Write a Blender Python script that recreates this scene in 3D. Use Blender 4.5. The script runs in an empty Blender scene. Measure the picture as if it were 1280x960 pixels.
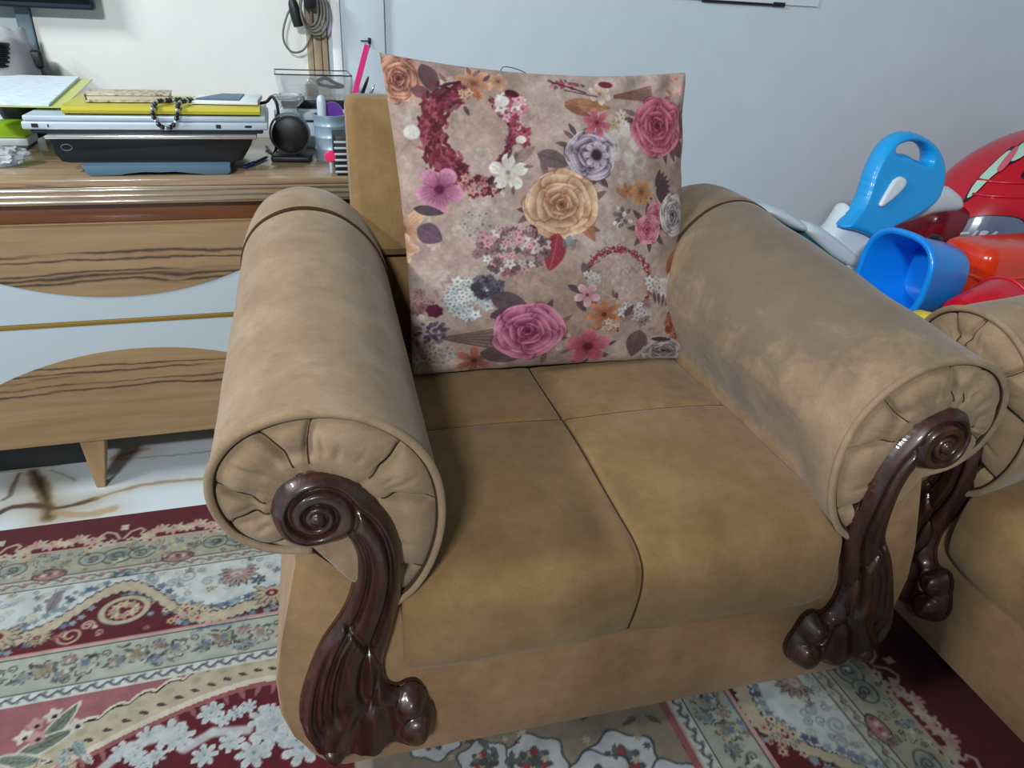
import bpy, bmesh, math, random
import numpy as np
from mathutils import Vector, Matrix
PI = math.pi
R = math.radians
scene = bpy.context.scene
COL = scene.collection

# ------------------------------------------------------------------ camera
cam_d = bpy.data.cameras.new('camera')
cam = bpy.data.objects.new('camera', cam_d)
COL.objects.link(cam)
cam_d.sensor_width = 36.0
cam_d.lens = 900.456 / 1280.0 * 36.0
cam_d.clip_start = 0.02
def look(pitch, yaw, roll):
    p, y, r = R(pitch), R(yaw), R(roll)
    F = Vector((math.sin(y)*math.cos(p), math.cos(y)*math.cos(p), -math.sin(p)))
    Rt = Vector((math.cos(y), -math.sin(y), 0)); D = F.cross(Rt)
    Rn = Rt*math.cos(r) + D*math.sin(r); Dn = D*math.cos(r) - Rt*math.sin(r)
    return Matrix((Rn, -Dn, -F)).transposed()
cam.matrix_world = Matrix.Translation((0, 0, 1.09)) @ look(27.3965, 17.9833, -2.9832).to_4x4()
scene.camera = cam

# ------------------------------------------------------------------ light and exposure
scene.view_settings.view_transform = 'Standard'
scene.view_settings.look = 'None'
scene.view_settings.gamma = 1.0
scene.view_settings.use_curve_mapping = False
scene.view_settings.exposure = 0.0
world = bpy.data.worlds.new('world'); scene.world = world
world.use_nodes = True
world.node_tree.nodes['Background'].inputs['Color'].default_value = (0.80, 0.93, 1.0, 1)
world.node_tree.nodes['Background'].inputs['Strength'].default_value = 0.17
def area(name, loc, target, sx, sy, power, color):
    d = bpy.data.lights.new(name, 'AREA'); d.shape = 'RECTANGLE'; d.size = sx; d.size_y = sy
    d.energy = power; d.color = color
    o = bpy.data.objects.new(name, d); COL.objects.link(o); o.location = loc
    o.rotation_euler = (Vector(target) - Vector(loc)).to_track_quat('-Z', 'Y').to_euler()
    return o
area('ceiling_lamp_light', (-1.1, -1.8, 2.62), (0.2, 1.0, 0.5), 0.5, 0.10, 97, (0.95, 0.98, 1.0))
area('side_lamp_light', (-2.05, 0.75, 2.35), (0.1, 1.0, 0.55), 0.9, 0.10, 60, (0.95, 0.98, 1.0))

# ------------------------------------------------------------------ helpers
def lin(c):
    c = np.asarray(c, float)
    return np.where(c <= 0.04045, c/12.92, ((c+0.055)/1.055)**2.4)
def rgb(r, g, b):
    return tuple(float(v) for v in lin((r/255, g/255, b/255))) + (1.0,)

def mat(name, col, rough=0.6, metal=0.0, spec=0.5, coat=0.0, trans=0.0, ior=1.45, sheen=0.0, alpha=1.0, emit=None):
    m = bpy.data.materials.new(name); m.use_nodes = True
    b = m.node_tree.nodes['Principled BSDF']
    b.inputs['Base Color'].default_value = col
    b.inputs['Roughness'].default_value = rough
    b.inputs['Metallic'].default_value = metal
    b.inputs['Specular IOR Level'].default_value = spec
    b.inputs['Coat Weight'].default_value = coat
    b.inputs['Coat Roughness'].default_value = 0.08
    b.inputs['Transmission Weight'].default_value = trans
    b.inputs['IOR'].default_value = ior
    b.inputs['Sheen Weight'].default_value = sheen
    b.inputs['Alpha'].default_value = alpha
    return m
def N(m, t, **k):
    n = m.node_tree.nodes.new(t)
    for a, v in k.items(): setattr(n, a, v)
    return n
def L(m, a, b): m.node_tree.links.new(a, b)
def coords(m, scale=(1,1,1), rot=(0,0,0), kind='Object'):
    tc = N(m, 'ShaderNodeTexCoord'); mp = N(m, 'ShaderNodeMapping')
    mp.inputs['Scale'].default_value = scale; mp.inputs['Rotation'].default_value = rot
    L(m, tc.outputs[kind], mp.inputs['Vector']); return mp.outputs['Vector']
def noise(m, vec, scale, detail=4, rough=0.55, dist=0.0):
    n = N(m, 'ShaderNodeTexNoise'); n.inputs['Scale'].default_value = scale
    n.inputs['Detail'].default_value = detail; n.inputs['Roughness'].default_value = rough
    n.inputs['Distortion'].default_value = dist
    L(m, vec, n.inputs['Vector']); return n.outputs['Fac']
def ramp(m, fac, stops):
    r = N(m, 'ShaderNodeValToRGB'); L(m, fac, r.inputs['Fac'])
    e = r.color_ramp.elements
    while len(e) < len(stops): e.new(0.5)
    for i, (p, c) in enumerate(stops):
        e[i].position = p; e[i].color = c
    return r.outputs['Color']
def mix(m, fac, a, b, mode='MIX'):
    x = N(m, 'ShaderNodeMix', data_type='RGBA', blend_type=mode)
    if isinstance(fac, float): x.inputs[0].default_value = fac
    else: L(m, fac, x.inputs[0])
    for s, v in ((x.inputs[6], a), (x.inputs[7], b)):
        if isinstance(v, tuple): s.default_value = v
        else: L(m, v, s)
    return x.outputs[2]
def base(m, sock): L(m, sock, m.node_tree.nodes['Principled BSDF'].inputs['Base Color'])
def bump(m, h, strength=0.2, dist=0.002):
    b = N(m, 'ShaderNodeBump'); b.inputs['Strength'].default_value = strength; b.inputs['Distance'].default_value = dist
    L(m, h, b.inputs['Height']); L(m, b.outputs['Normal'], m.node_tree.nodes['Principled BSDF'].inputs['Normal'])

def suede(name, c1, c2, c3, rough=0.85, sc=1.0):
    m = mat(name, c1, rough, spec=0.25, sheen=0.15)
    v = coords(m)
    a = noise(m, v, 9*sc, 7, 0.68); b = noise(m, v, 45*sc, 6, 0.7); f = noise(m, v, 420, 2)
    col = ramp(m, a, [(0.30, c2), (0.52, c1), (0.72, c3)])
    col2 = ramp(m, b, [(0.30, (0.78,0.77,0.76,1)), (0.62, (1.04,1.04,1.04,1))])
    col = mix(m, 0.6, col, col2, 'MULTIPLY')
    st = noise(m, coords(m, (1, 1, 1), (0.3, 0.2, 0.5)), 3.1*sc, 6, 0.72, 0.5)
    col = mix(m, ramp(m, st, [(0.54, (0,0,0,1)), (0.70, (0.75,0.75,0.75,1))]), col, tuple(float(x)*k for x, k in zip(c2[:3], (0.60, 0.66, 0.76))) + (1,))
    ff = ramp(m, f, [(0.25, (0.8,0.8,0.8,1)), (0.7, (1.08,1.08,1.08,1))])
    col = mix(m, 0.5, col, ff, 'MULTIPLY')
    base(m, col); bump(m, f, 0.25, 0.001)
    return m
def wood(name, c1, c2, dark, axis_scale, rough=0.35, streak=0.62, coat=0.3, lines=0.0):
    m = mat(name, c1, rough, coat=coat)
    v = coords(m, axis_scale)
    a = noise(m, v, 3.0, 6, 0.6, 0.6)
    col = ramp(m, a, [(0.3, c2), (0.65, c1)])
    v2 = coords(m, (axis_scale[0]*0.5, axis_scale[1]*1.0, axis_scale[2]*0.8))
    s = noise(m, v2, 1.7, 8, 0.62, 1.2)
    k = ramp(m, s, [(streak-0.03, (0,0,0,1)), (streak+0.03, (1,1,1,1))])
    col = mix(m, k, col, dark)
    if lines > 0:                                          # a few long dark grain lines, in bundles
        tc = N(m, 'ShaderNodeTexCoord'); sx = N(m, 'ShaderNodeSeparateXYZ'); L(m, tc.outputs['Object'], sx.inputs[0])
        wob = noise(m, coords(m, (1.0, 1.0, 3.0)), 3.2, 5, 0.6, 0.2)
        ma = N(m, 'ShaderNodeMath', operation='MULTIPLY_ADD'); L(m, wob, ma.inputs[0]); ma.inputs[1].default_value = 0.052; L(m, sx.outputs['Z'], ma.inputs[2])
        mr = N(m, 'ShaderNodeMapRange'); L(m, ma.outputs[0], mr.inputs['Value']); mr.inputs['From Min'].default_value = 0.176; mr.inputs['From Max'].default_value = 0.686
        stops = [(0.0, (0,0,0,1))]
        for z, w in ((.285,.0035),(.300,.0022),(.318,.004),(.329,.003),(.343,.0025),(.540,.004),(.551,.005),(.560,.003),(.588,.003),(.601,.004)):
            c = (z-.15)/.51; w = w/.51*1.25
            stops += [(c-w, (0,0,0,1)), (c, (1,1,1,1)), (c+w, (0,0,0,1))]
        l = ramp(m, mr.outputs[0], stops)
        msk = ramp(m, noise(m, coords(m, (1.6, 1.0, 26.0)), 1.6, 3, 0.5), [(0.36, (0,0,0,1)), (0.46, (lines,lines,lines,1))])
        col = mix(m, mix(m, 1.0, l, msk, 'MULTIPLY'), col, dark)
    base(m, col)
    return m

M = {}
M['suede'] = suede('tan suede', rgb(146,123,96), rgb(132,109,82), rgb(160,138,112))
M['seat'] = suede('seat suede', rgb(136,108,70), rgb(122,95,58), rgb(148,120,84), sc=0.8)
def arm_dirt(m):                                          # a worn grey patch on top of the right arm
    b = m.node_tree.nodes['Principled BSDF']; src = b.inputs['Base Color'].links[0].from_socket
    v = coords(m)
    mp = N(m, 'ShaderNodeMapping'); mp.inputs['Location'].default_value = (-.46*4.2, -.34*2.6, -.70*3.0); mp.inputs['Scale'].default_value = (4.2, 2.6, 3.0); L(m, v, mp.inputs['Vector'])
    ln_ = N(m, 'ShaderNodeVectorMath', operation='LENGTH'); L(m, mp.outputs[0], ln_.inputs[0])
    nz = noise(m, v, 14, 7, 0.72, 0.4)
    ad = N(m, 'ShaderNodeMath', operation='MULTIPLY_ADD'); L(m, nz, ad.inputs[0]); ad.inputs[1].default_value = -1.5; L(m, ln_.outputs['Value'], ad.inputs[2])
    k = ramp(m, ad.outputs[0], [(0.0, (0.62,0.62,0.62,1)), (0.30, (0,0,0,1))])
    base(m, mix(m, k, src, rgb(98,88,78)))
arm_dirt(M['suede'])
M['rail'] = suede('rail suede', rgb(143,112,79), rgb(128,98,66), rgb(156,127,94))
M['seam'] = mat('seam thread', rgb(66,48,32), 0.95, spec=0.1)
def carved():
    m = mat('carved dark wood', rgb(60,30,21), 0.38, coat=0.35)
    v = coords(m, (30, 30, 5)); a = noise(m, v, 2.5, 5, 0.6, 0.4)
    base(m, ramp(m, a, [(0.3, rgb(30,16,12)), (0.55, rgb(54,29,21)), (0.78, rgb(82,46,32))]))
    return m
M['carved'] = carved()
M['tabletop'] = wood('tabletop wood', rgb(168,146,117), rgb(142,119,93), rgb(112,92,72), (1.2, 22, 22), 0.22, 0.60)
M['edge'] = wood('edge wood', rgb(160,137,106), rgb(146,122,93), rgb(136,111,84), (1.2, 22, 22), 0.3, 0.9)
M['drawer'] = wood('zebra wood', rgb(152,127,93), rgb(134,109,77), rgb(36,24,22), (1.3, 10, 15), 0.4, 0.80, 0.15, 1.0)
M['leg'] = wood('pale leg wood', rgb(168,138,100), rgb(150,121,86), rgb(140,111,78), (20, 20, 2), 0.45, 0.95, 0.1)
M['rail_reflection'] = wood('rail wood with painted reflection', rgb(124,76,46), rgb(104,62,38), rgb(92,54,34), (1.2, 14, 14), 0.4, 0.9)  # shaded reddish reflection below the tabletop edge, painted into the rail's colour
M['white'] = mat('white lacquer', rgb(174,187,195), 0.25, coat=0.3)
M['gold'] = mat('gold strip', rgb(160,130,62), 0.35, metal=0.6)
M['chrome'] = mat('pale metal strip', rgb(226,222,214), 0.22, metal=0.85)
M['black'] = mat('black plastic', rgb(24,26,30), 0.45)
M['blackgloss'] = mat('glossy black', rgb(20,21,24), 0.25)
M['silver'] = mat('silver plastic', rgb(176,190,202), 0.4, metal=0.15)
M['navy'] = mat('navy plastic', rgb(28,42,56), 0.4)
M['slate'] = mat('slate blue plastic', rgb(76,104,124), 0.5)
M['clear'] = mat('clear plastic', (0.93,0.96,0.97,1), 0.08, trans=0.92, ior=1.3)
M['film'] = mat('grey plastic film', (0.55,0.56,0.58,1), 0.25, trans=0.6, ior=1.1)

def setmesh(me, m, smooth):
    if m is not None:
        if isinstance(m, (list, tuple)):
            for x in m: me.materials.append(x)
        else: me.materials.append(m)
    if smooth:
        me.polygons.foreach_set('use_smooth', [True]*len(me.polygons))
    me.update()
def obj(name, verts, faces, m=None, parent=None, smooth=True, loc=None):
    me = bpy.data.meshes.new(name); me.from_pydata([tuple(v) for v in verts], [], [tuple(f) for f in faces])
    me.validate()
    setmesh(me, m, smooth)
    o = bpy.data.objects.new(name, me); COL.objects.link(o)
    if parent: o.parent = parent
    if loc: o.location = loc
    return o
def bobj(name, bm, m=None, parent=None, smooth=True, loc=None, angle=40):
    me = bpy.data.meshes.new(name)
    bmesh.ops.recalc_face_normals(bm, faces=bm.faces)
    if smooth:
        for f in bm.faces: f.smooth = True
        for e in bm.edges:
            if len(e.link_faces) == 2 and e.calc_face_angle(0) > R(angle): e.smooth = False
    bm.to_mesh(me); bm.free(); setmesh(me, m, False)
    o = bpy.data.objects.new(name, me); COL.objects.link(o)
    if parent: o.parent = parent
    if loc: o.location = loc
    return o
def thing(name, label, cat, loc=(0,0,0), rz=0, group=None):
    o = bpy.data.objects.new(name, None); COL.objects.link(o); o.empty_display_size = 0.1
    o.location = loc; o.rotation_euler = (0,0,rz); o['label'] = label; o['category'] = cat
    if group: o['group'] = group
    return o
def tag(o, label, cat, group=None):
    o['label'] = label; o['category'] = cat
    if group: o['group'] = group
    return o
def struct(o): o['kind'] = 'structure'; return o

def box(bm, x0, x1, y0, y1, z0, z1, bev=0.0, seg=2, mx=None):
    vs = [bm.verts.new((x, y, z)) for z in (z0, z1) for y in (y0, y1) for x in (x0, x1)]
    fs = [bm.faces.new([vs[i] for i in f]) for f in ((0,2,3,1),(4,5,7,6),(0,1,5,4),(2,6,7,3),(0,4,6,2),(1,3,7,5))]
    out = list(vs)
    if bev > 0:
        es = list({e for f in fs for e in f.edges})
        r = bmesh.ops.bevel(bm, geom=es, offset=bev, segments=seg, affect='EDGES', profile=0.5)
        out = list({v for f in r['faces'] for v in f.verts} | {v for v in vs if v.is_valid})
    if mx is not None: bmesh.ops.transform(bm, matrix=mx, verts=out)
    return bm
def boxobj(name, x0, x1, y0, y1, z0, z1, m, parent=None, bev=0.004, seg=2, mx=None):
    bm = bmesh.new(); box(bm, x0, x1, y0, y1, z0, z1, bev, seg, mx)
    return bobj(name, bm, m, parent)
def lathe(prof, n=32, mx=None):
    bm = bmesh.new(); rings = []
    for r, z in prof:
        if r < 1e-6: rings.append([bm.verts.new((0,0,z))])
        else: rings.append([bm.verts.new((r*math.cos(2*PI*i/n), r*math.sin(2*PI*i/n), z)) for i in range(n)])
    for a, b in zip(rings, rings[1:]):
        for i in range(n):
            j = (i+1) % n
            if len(a) == 1 and len(b) == 1: continue
            if len(a) == 1: bm.faces.new((a[0], b[i], b[j]))
            elif len(b) == 1: bm.faces.new((a[i], b[0], a[j]))
            else: bm.faces.new((a[i], b[i], b[j], a[j]))
    if mx is not None: bmesh.ops.transform(bm, matrix=mx, verts=bm.verts)
    return bm
def tube_geo(path, r, n=10, closed=False, cap=True):
    P = [Vector(p) for p in path]; k = len(P); V = []; F = []
    rr = r if hasattr(r, '__len__') else [r]*k
    up = Vector((0,0,1)); prev = None
    for i in range(k):
        if closed: t = P[(i+1) % k] - P[i-1]
        else: t = P[min(i+1, k-1)] - P[max(i-1, 0)]
        t.normalize()
        if prev is None:
            a = up if abs(t.z) < 0.9 else Vector((1,0,0))
            u = (a - t*a.dot(t)).normalized()
        else:
            u = prev - t*prev.dot(t)
            u = u.normalized() if u.length > 1e-6 else Vector((1,0,0))
        prev = u; w = t.cross(u)
        for j in range(n):
            an = 2*PI*j/n; V.append(P[i] + (u*math.cos(an) + w*math.sin(an))*rr[i])
    for i in range(k if closed else k-1):
        a = i*n; b = ((i+1) % k)*n
        for j in range(n):
            q = (j+1) % n; F.append((a+j, a+q, b+q, b+j))
    if cap and not closed:
        F.append(tuple(range(n-1, -1, -1))); F.append(tuple((k-1)*n+j for j in range(n)))
    return V, F
def tube(name, path, r, m, parent=None, n=10, closed=False, cap=True):
    V, F = tube_geo(path, r, n, closed, cap)
    return obj(name, V, F, m, parent)
def crom(pts, per=8, closed=False):
    P = [np.array(p, float) for p in pts]; n = len(P); out = []
    rng = range(n) if closed else range(n-1)
    for i in rng:
        if closed: a, b, c, d = P[i-1], P[i], P[(i+1) % n], P[(i+2) % n]
        else: a, b, c, d = P[max(i-1,0)], P[i], P[i+1], P[min(i+2,n-1)]
        for j in range(per):
            t = j/per
            out.append(0.5*((2*b) + (c-a)*t + (2*a-5*b+4*c-d)*t*t + (3*b-a-3*c+d)*t**3))
    if not closed: out.append(P[-1])
    return np.array(out)
def resample(P, n, closed=False):
    P = np.array(P)
    if closed: P = np.vstack([P, P[:1]])
    s = np.r_[0, np.cumsum(np.linalg.norm(np.diff(P, axis=0), axis=1))]
    t = np.linspace(0, s[-1], n+1)[:-1] if closed else np.linspace(0, s[-1], n)
    return np.stack([np.interp(t, s, P[:,k]) for k in range(P.shape[1])], 1)
def prism(bm, poly, d0, d1, bev=0.0, seg=2, plane='xz', mx=None):
    """polygon (a,b) extruded along the third axis from d0 to d1"""
    def p3(a, b, d): return (a, d, b) if plane == 'xz' else ((a, b, d) if plane == 'xy' else (d, a, b))
    A = [bm.verts.new(p3(a, b, d0)) for a, b in poly]; B = [bm.verts.new(p3(a, b, d1)) for a, b in poly]
    n = len(poly)
    f0 = bm.faces.new(A); f1 = bm.faces.new(B[::-1])
    for i in range(n):
        j = (i+1) % n; bm.faces.new((A[j], A[i], B[i], B[j]))
    out = A + B
    if bev > 0:
        es = list(f0.edges) + list(f1.edges)
        r = bmesh.ops.bevel(bm, geom=es, offset=bev, segments=seg, affect='EDGES', profile=0.5, clamp_overlap=True)
        out = list({v for f in r['faces'] for v in f.verts} | {v for v in out if v.is_valid})
    if mx is not None: bmesh.ops.transform(bm, matrix=mx, verts=out)
def prismobj(name, poly, d0, d1, m, parent=None, bev=0.0, seg=2, plane='xz', mx=None):
    bm = bmesh.new(); prism(bm, poly, d0, d1, bev, seg, plane, mx); return bobj(name, bm, m, parent)
def gridfaces(nu, nv, closed_u=False):
    F = []
    for i in range(nu if closed_u else nu-1):
        k = (i+1) % nu
        for j in range(nv-1): F.append((i*nv+j, k*nv+j, k*nv+j+1, i*nv+j+1))
    return F
def fastgrid(name, X, Y, Z, m, parent=None, cols=None, flip=False):
    """a regular grid (2D arrays) as one mesh, optionally coloured per vertex"""
    nu, nv = X.shape; me = bpy.data.meshes.new(name)
    co = np.stack([X, Y, Z], -1).reshape(-1, 3).astype(np.float32)
    idx = np.arange(nu*nv, dtype=np.int32).reshape(nu, nv)
    q = np.stack([idx[:-1,:-1], idx[1:,:-1], idx[1:,1:], idx[:-1,1:]], -1).reshape(-1, 4)
    if flip: q = q[:, ::-1]
    me.vertices.add(len(co)); me.vertices.foreach_set('co', co.ravel())
    me.loops.add(q.size); me.loops.foreach_set('vertex_index', np.ascontiguousarray(q).ravel())
    me.polygons.add(len(q)); me.polygons.foreach_set('loop_start', np.arange(0, q.size, 4, dtype=np.int32))
    me.update(calc_edges=True)
    me.polygons.foreach_set('use_smooth', np.ones(len(q), dtype=bool))
    if cols is not None:
        a = me.color_attributes.new('weave', 'FLOAT_COLOR', 'POINT')
        c4 = np.ones((len(co), 4), np.float32); c4[:, :3] = lin(np.clip(cols.reshape(-1, 3), 0, 1))
        a.data.foreach_set('color', c4.ravel())
    me.materials.append(m)
    o = bpy.data.objects.new(name, me); COL.objects.link(o)
    if parent: o.parent = parent
    return o
def woven(name, rough=0.9, fine=500, strength=0.3, sheen=0.1):
    m = mat(name, (0.5,0.5,0.5,1), rough, spec=0.2, sheen=sheen)
    a = N(m, 'ShaderNodeAttribute', attribute_name='weave')
    v = coords(m); f = noise(m, v, fine, 2)
    ff = ramp(m, f, [(0.25, (0.78,0.78,0.78,1)), (0.75, (1.1,1.1,1.1,1))])
    base(m, mix(m, 0.6, a.outputs['Color'], ff, 'MULTIPLY')); bump(m, f, strength, 0.001)
    return m
def rotm(loc, rx=0, ry=0, rz=0):
    from mathutils import Euler
    return Matrix.Translation(loc) @ Euler((R(rx), R(ry), R(rz))).to_matrix().to_4x4()

# ------------------------------------------------------------------ painting on arrays
def seg_dist(X, Y, pts):
    D = np.full(X.shape, 1e9); T = np.zeros(X.shape); acc = 0.0
    for (ax, ay), (bx, by) in zip(pts[:-1], pts[1:]):
        dx, dy = bx-ax, by-ay; l2 = dx*dx+dy*dy+1e-12
        t = np.clip(((X-ax)*dx + (Y-ay)*dy)/l2, 0, 1)
        d = np.hypot(X-ax-t*dx, Y-ay-t*dy); k = d < D
        D = np.where(k, d, D); T = np.where(k, acc + t*math.sqrt(l2), T); acc += math.sqrt(l2)
    return D, T/acc
def sm(a, b, x):
    t = np.clip((x-a)/(b-a), 0, 1); return t*t*(3-2*t)
def inside(X, Y, poly):
    P = np.array(poly); n = len(P); c = np.zeros(X.shape, bool)
    for i in range(n):
        x1, y1 = P[i]; x2, y2 = P[(i+1) % n]
        if y1 == y2: continue
        k = ((y1 > Y) != (y2 > Y)) & (X < (x2-x1)*(Y-y1)/(y2-y1) + x1)
        c ^= k
    return c
def vnoise(X, Y, freq, seed=0, octs=4):
    out = np.zeros(X.shape); amp = 0.5
    for o in range(octs):
        f = freq*2**o; rs = np.random.RandomState(seed+o)
        tab = rs.rand(64, 64)
        x = X*f; y = Y*f; xi = np.floor(x).astype(int); yi = np.floor(y).astype(int)
        u = x-xi; v = y-yi; u = u*u*(3-2*u); v = v*v*(3-2*v)
        g = lambda a, b: tab[a % 64, b % 64]
        out += amp*((g(xi,yi)*(1-u)+g(xi+1,yi)*u)*(1-v) + (g(xi,yi+1)*(1-u)+g(xi+1,yi+1)*u)*v)
        amp *= 0.5
    return out/(1-0.5**octs)
def C255(*c): return np.array(c, float)/255

# ------------------------------------------------------------------ room
def plaster(name, c):
    m = mat(name, c, 0.55, spec=0.35)
    v = coords(m); a = noise(m, v, 2.2, 5, 0.6); b = noise(m, v, 14, 4, 0.6)
    k = mix(m, 0.5, ramp(m, a, [(0.3, (0.93,0.93,0.93,1)), (0.7, (1.03,1.03,1.03,1))]), ramp(m, b, [(0.3, (0.95,0.95,0.95,1)), (0.7, (1.03,1.03,1.03,1))]))
    base(m, mix(m, 1.0, k, c, 'MULTIPLY')); bump(m, b, 0.15, 0.004)
    return m
M['wall'] = plaster('wall paint', rgb(206,220,229))
M['cream'] = plaster('cream panel', rgb(226,230,226))
M['ceil'] = plaster('ceiling paint', rgb(225,228,230))

VEINS = {'A': [(-0.603, 1.573), (-0.61, 1.612), (-0.621, 1.649), (-0.646, 1.706), (-0.672, 1.766), (-0.68, 1.783)], 'B': [(-0.718, 1.603), (-0.703, 1.627), (-0.691, 1.635), (-0.657, 1.631), (-0.622, 1.618), (-0.597, 1.607), (-0.562, 1.611), (-0.513, 1.632)], 'C': [(-0.513, 1.632), (-0.486, 1.647), (-0.448, 1.657), (-0.41, 1.667), (-0.338, 1.668), (-0.234, 1.658)], 'D': [(-0.715, 1.671), (-0.703, 1.683), (-0.706, 1.727), (-0.71, 1.782)], 'E': [(-0.636, 1.781), (-0.596, 1.741), (-0.571, 1.712)], 'G': [(-0.593, 1.587), (-0.561, 1.573), (-0.531, 1.569), (-0.495, 1.571), (-0.466, 1.575)], 'H': [(-0.503, 1.801), (-0.48, 1.813), (-0.457, 1.825), (-0.42, 1.834)], 'J': [(-0.51, 1.794), (-0.393, 1.789), (-0.241, 1.781)], 'K': [(-0.756, 1.797), (-0.68, 1.799), (-0.569, 1.803)]}
def build_floor():
    xs = np.concatenate([np.linspace(-3.0, -1.0, 12)[:-1], np.arange(-1.0, 0.15, 0.004), np.linspace(0.15, 3.4, 24)])
    ys = np.concatenate([np.linspace(-3.0, 1.40, 24)[:-1], np.arange(1.40, 2.2, 0.004), [2.2]])
    X, Y = np.meshgrid(xs, ys, indexing='ij')
    col = np.ones(X.shape+(3,))*C255(206,220,228)
    col *= (0.94+0.1*vnoise(X, Y, 3.0, 3))[..., None]
    wx = X + 0.02*(vnoise(X, Y, 14, 5)-0.5); wy = Y + 0.02*(vnoise(X, Y, 14, 9)-0.5)
    def vein(pts, w, c, a, soft=3.0):
        nonlocal col
        d, _ = seg_dist(wx, wy, pts)
        w2 = w*(0.5+vnoise(X, Y, 25, 17))
        k = a*(1-sm(0.3, 1, d/w2))[..., None]; col = col*(1-k) + c*k
        k = 0.35*a*np.exp(-(d/(w*soft))**2)[..., None]; col = col*(1-k) + C255(150,128,96)*k
    VE = VEINS
    vein(VE['A'], 0.022, C255(58,44,30), 0.95); vein(VE['A'], 0.008, C255(20,18,16), 0.9)
    vein(VE['B'], 0.012, C255(40,34,28), 0.9); vein(VE['C'], 0.008, C255(150,128,104), 0.75)
    vein(VE['D'], 0.008, C255(70,62,50), 0.7); vein(VE['E'], 0.005, C255(110,110,108), 0.5)
    vein(VE['G'], 0.018, C255(168,146,104), 0.7); vein(VE['H'], 0.014, C255(180,146,104), 0.7)
    vein(VE['J'], 0.003, C255(150,150,150), 0.8, 1.5); vein(VE['K'], 0.003, C255(120,126,130), 0.8, 1.5)
    m = mat('marble tile', (0.7,0.75,0.8,1), 0.14, coat=0.3)
    a = N(m, 'ShaderNodeAttribute', attribute_name='weave'); base(m, a.outputs['Color'])
    o = fastgrid('floor', X, Y, np.zeros(X.shape), m, None, col)
    struct(o)
build_floor()

def slab(name, x0, x1, y0, y1, z0, z1, m, bev=0.0):
    return struct(boxobj(name, x0, x1, y0, y1, z0, z1, m, None, bev))
slab('wall_back', -3.0, 3.4, 2.2, 2.32, 0, 2.8, M['wall'])
slab('wall_right', 3.4, 3.52, -3.0, 2.32, 0, 2.8, M['wall'])
slab('wall_left', -3.12, -3.0, -3.0, 2.32, 0, 2.8, M['wall'])
slab('trim_1', -0.547, 0.086, 2.188, 2.199, 0, 2.8, M['cream'])                  # pale panel behind the desk
slab('trim_2', 0.141, 0.294, 2.184, 2.199, 0, 2.8, M['wall'], 0.003)
slab('trim_3', 0.152, 0.176, 2.172, 2.1835, 0, 2.8, mat('bright white strip', rgb(246,249,252), 0.3), 0.003)
def battens():
    bm = bmesh.new()
    for x0, x1 in ((0.086,0.1015), (0.1025,0.1235), (0.1245,0.139)):
        box(bm, x0, x1, 2.170, 2.199, 0, 2.8, 0.003)
    struct(bobj('trim_4', bm, wood('batten wood', rgb(178,160,134), rgb(152,134,108), rgb(120,100,80), (16, 16, 1.2), 0.4, 0.72, 0.1)))
battens()
slab('trim_5', -0.580, -0.549, 2.176, 2.199, 0, 2.8, mat('grey blue strip', rgb(112,132,146), 0.4), 0.003)

# poster along the top of the wall
t = thing('poster', 'white poster with a dark strip along its lower edge, high on the wall', 'poster', (1.38, 2.196, 1.14))
bm = bmesh.new(); box(bm, -0.27, 0.285, -0.002, 0.002, 0.004, 0.42, 0.0); bobj('sheet', bm, mat('poster paper', rgb(214,222,228), 0.5), t)
bm = bmesh.new(); box(bm, -0.13, 0.16, -0.005, 0.001, -0.001, 0.006, 0.001); box(bm, 0.12, 0.162, -0.0055, 0.001, -0.002, 0.010, 0.001); bobj('dark_strip', bm, M['black'], t)

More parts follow.
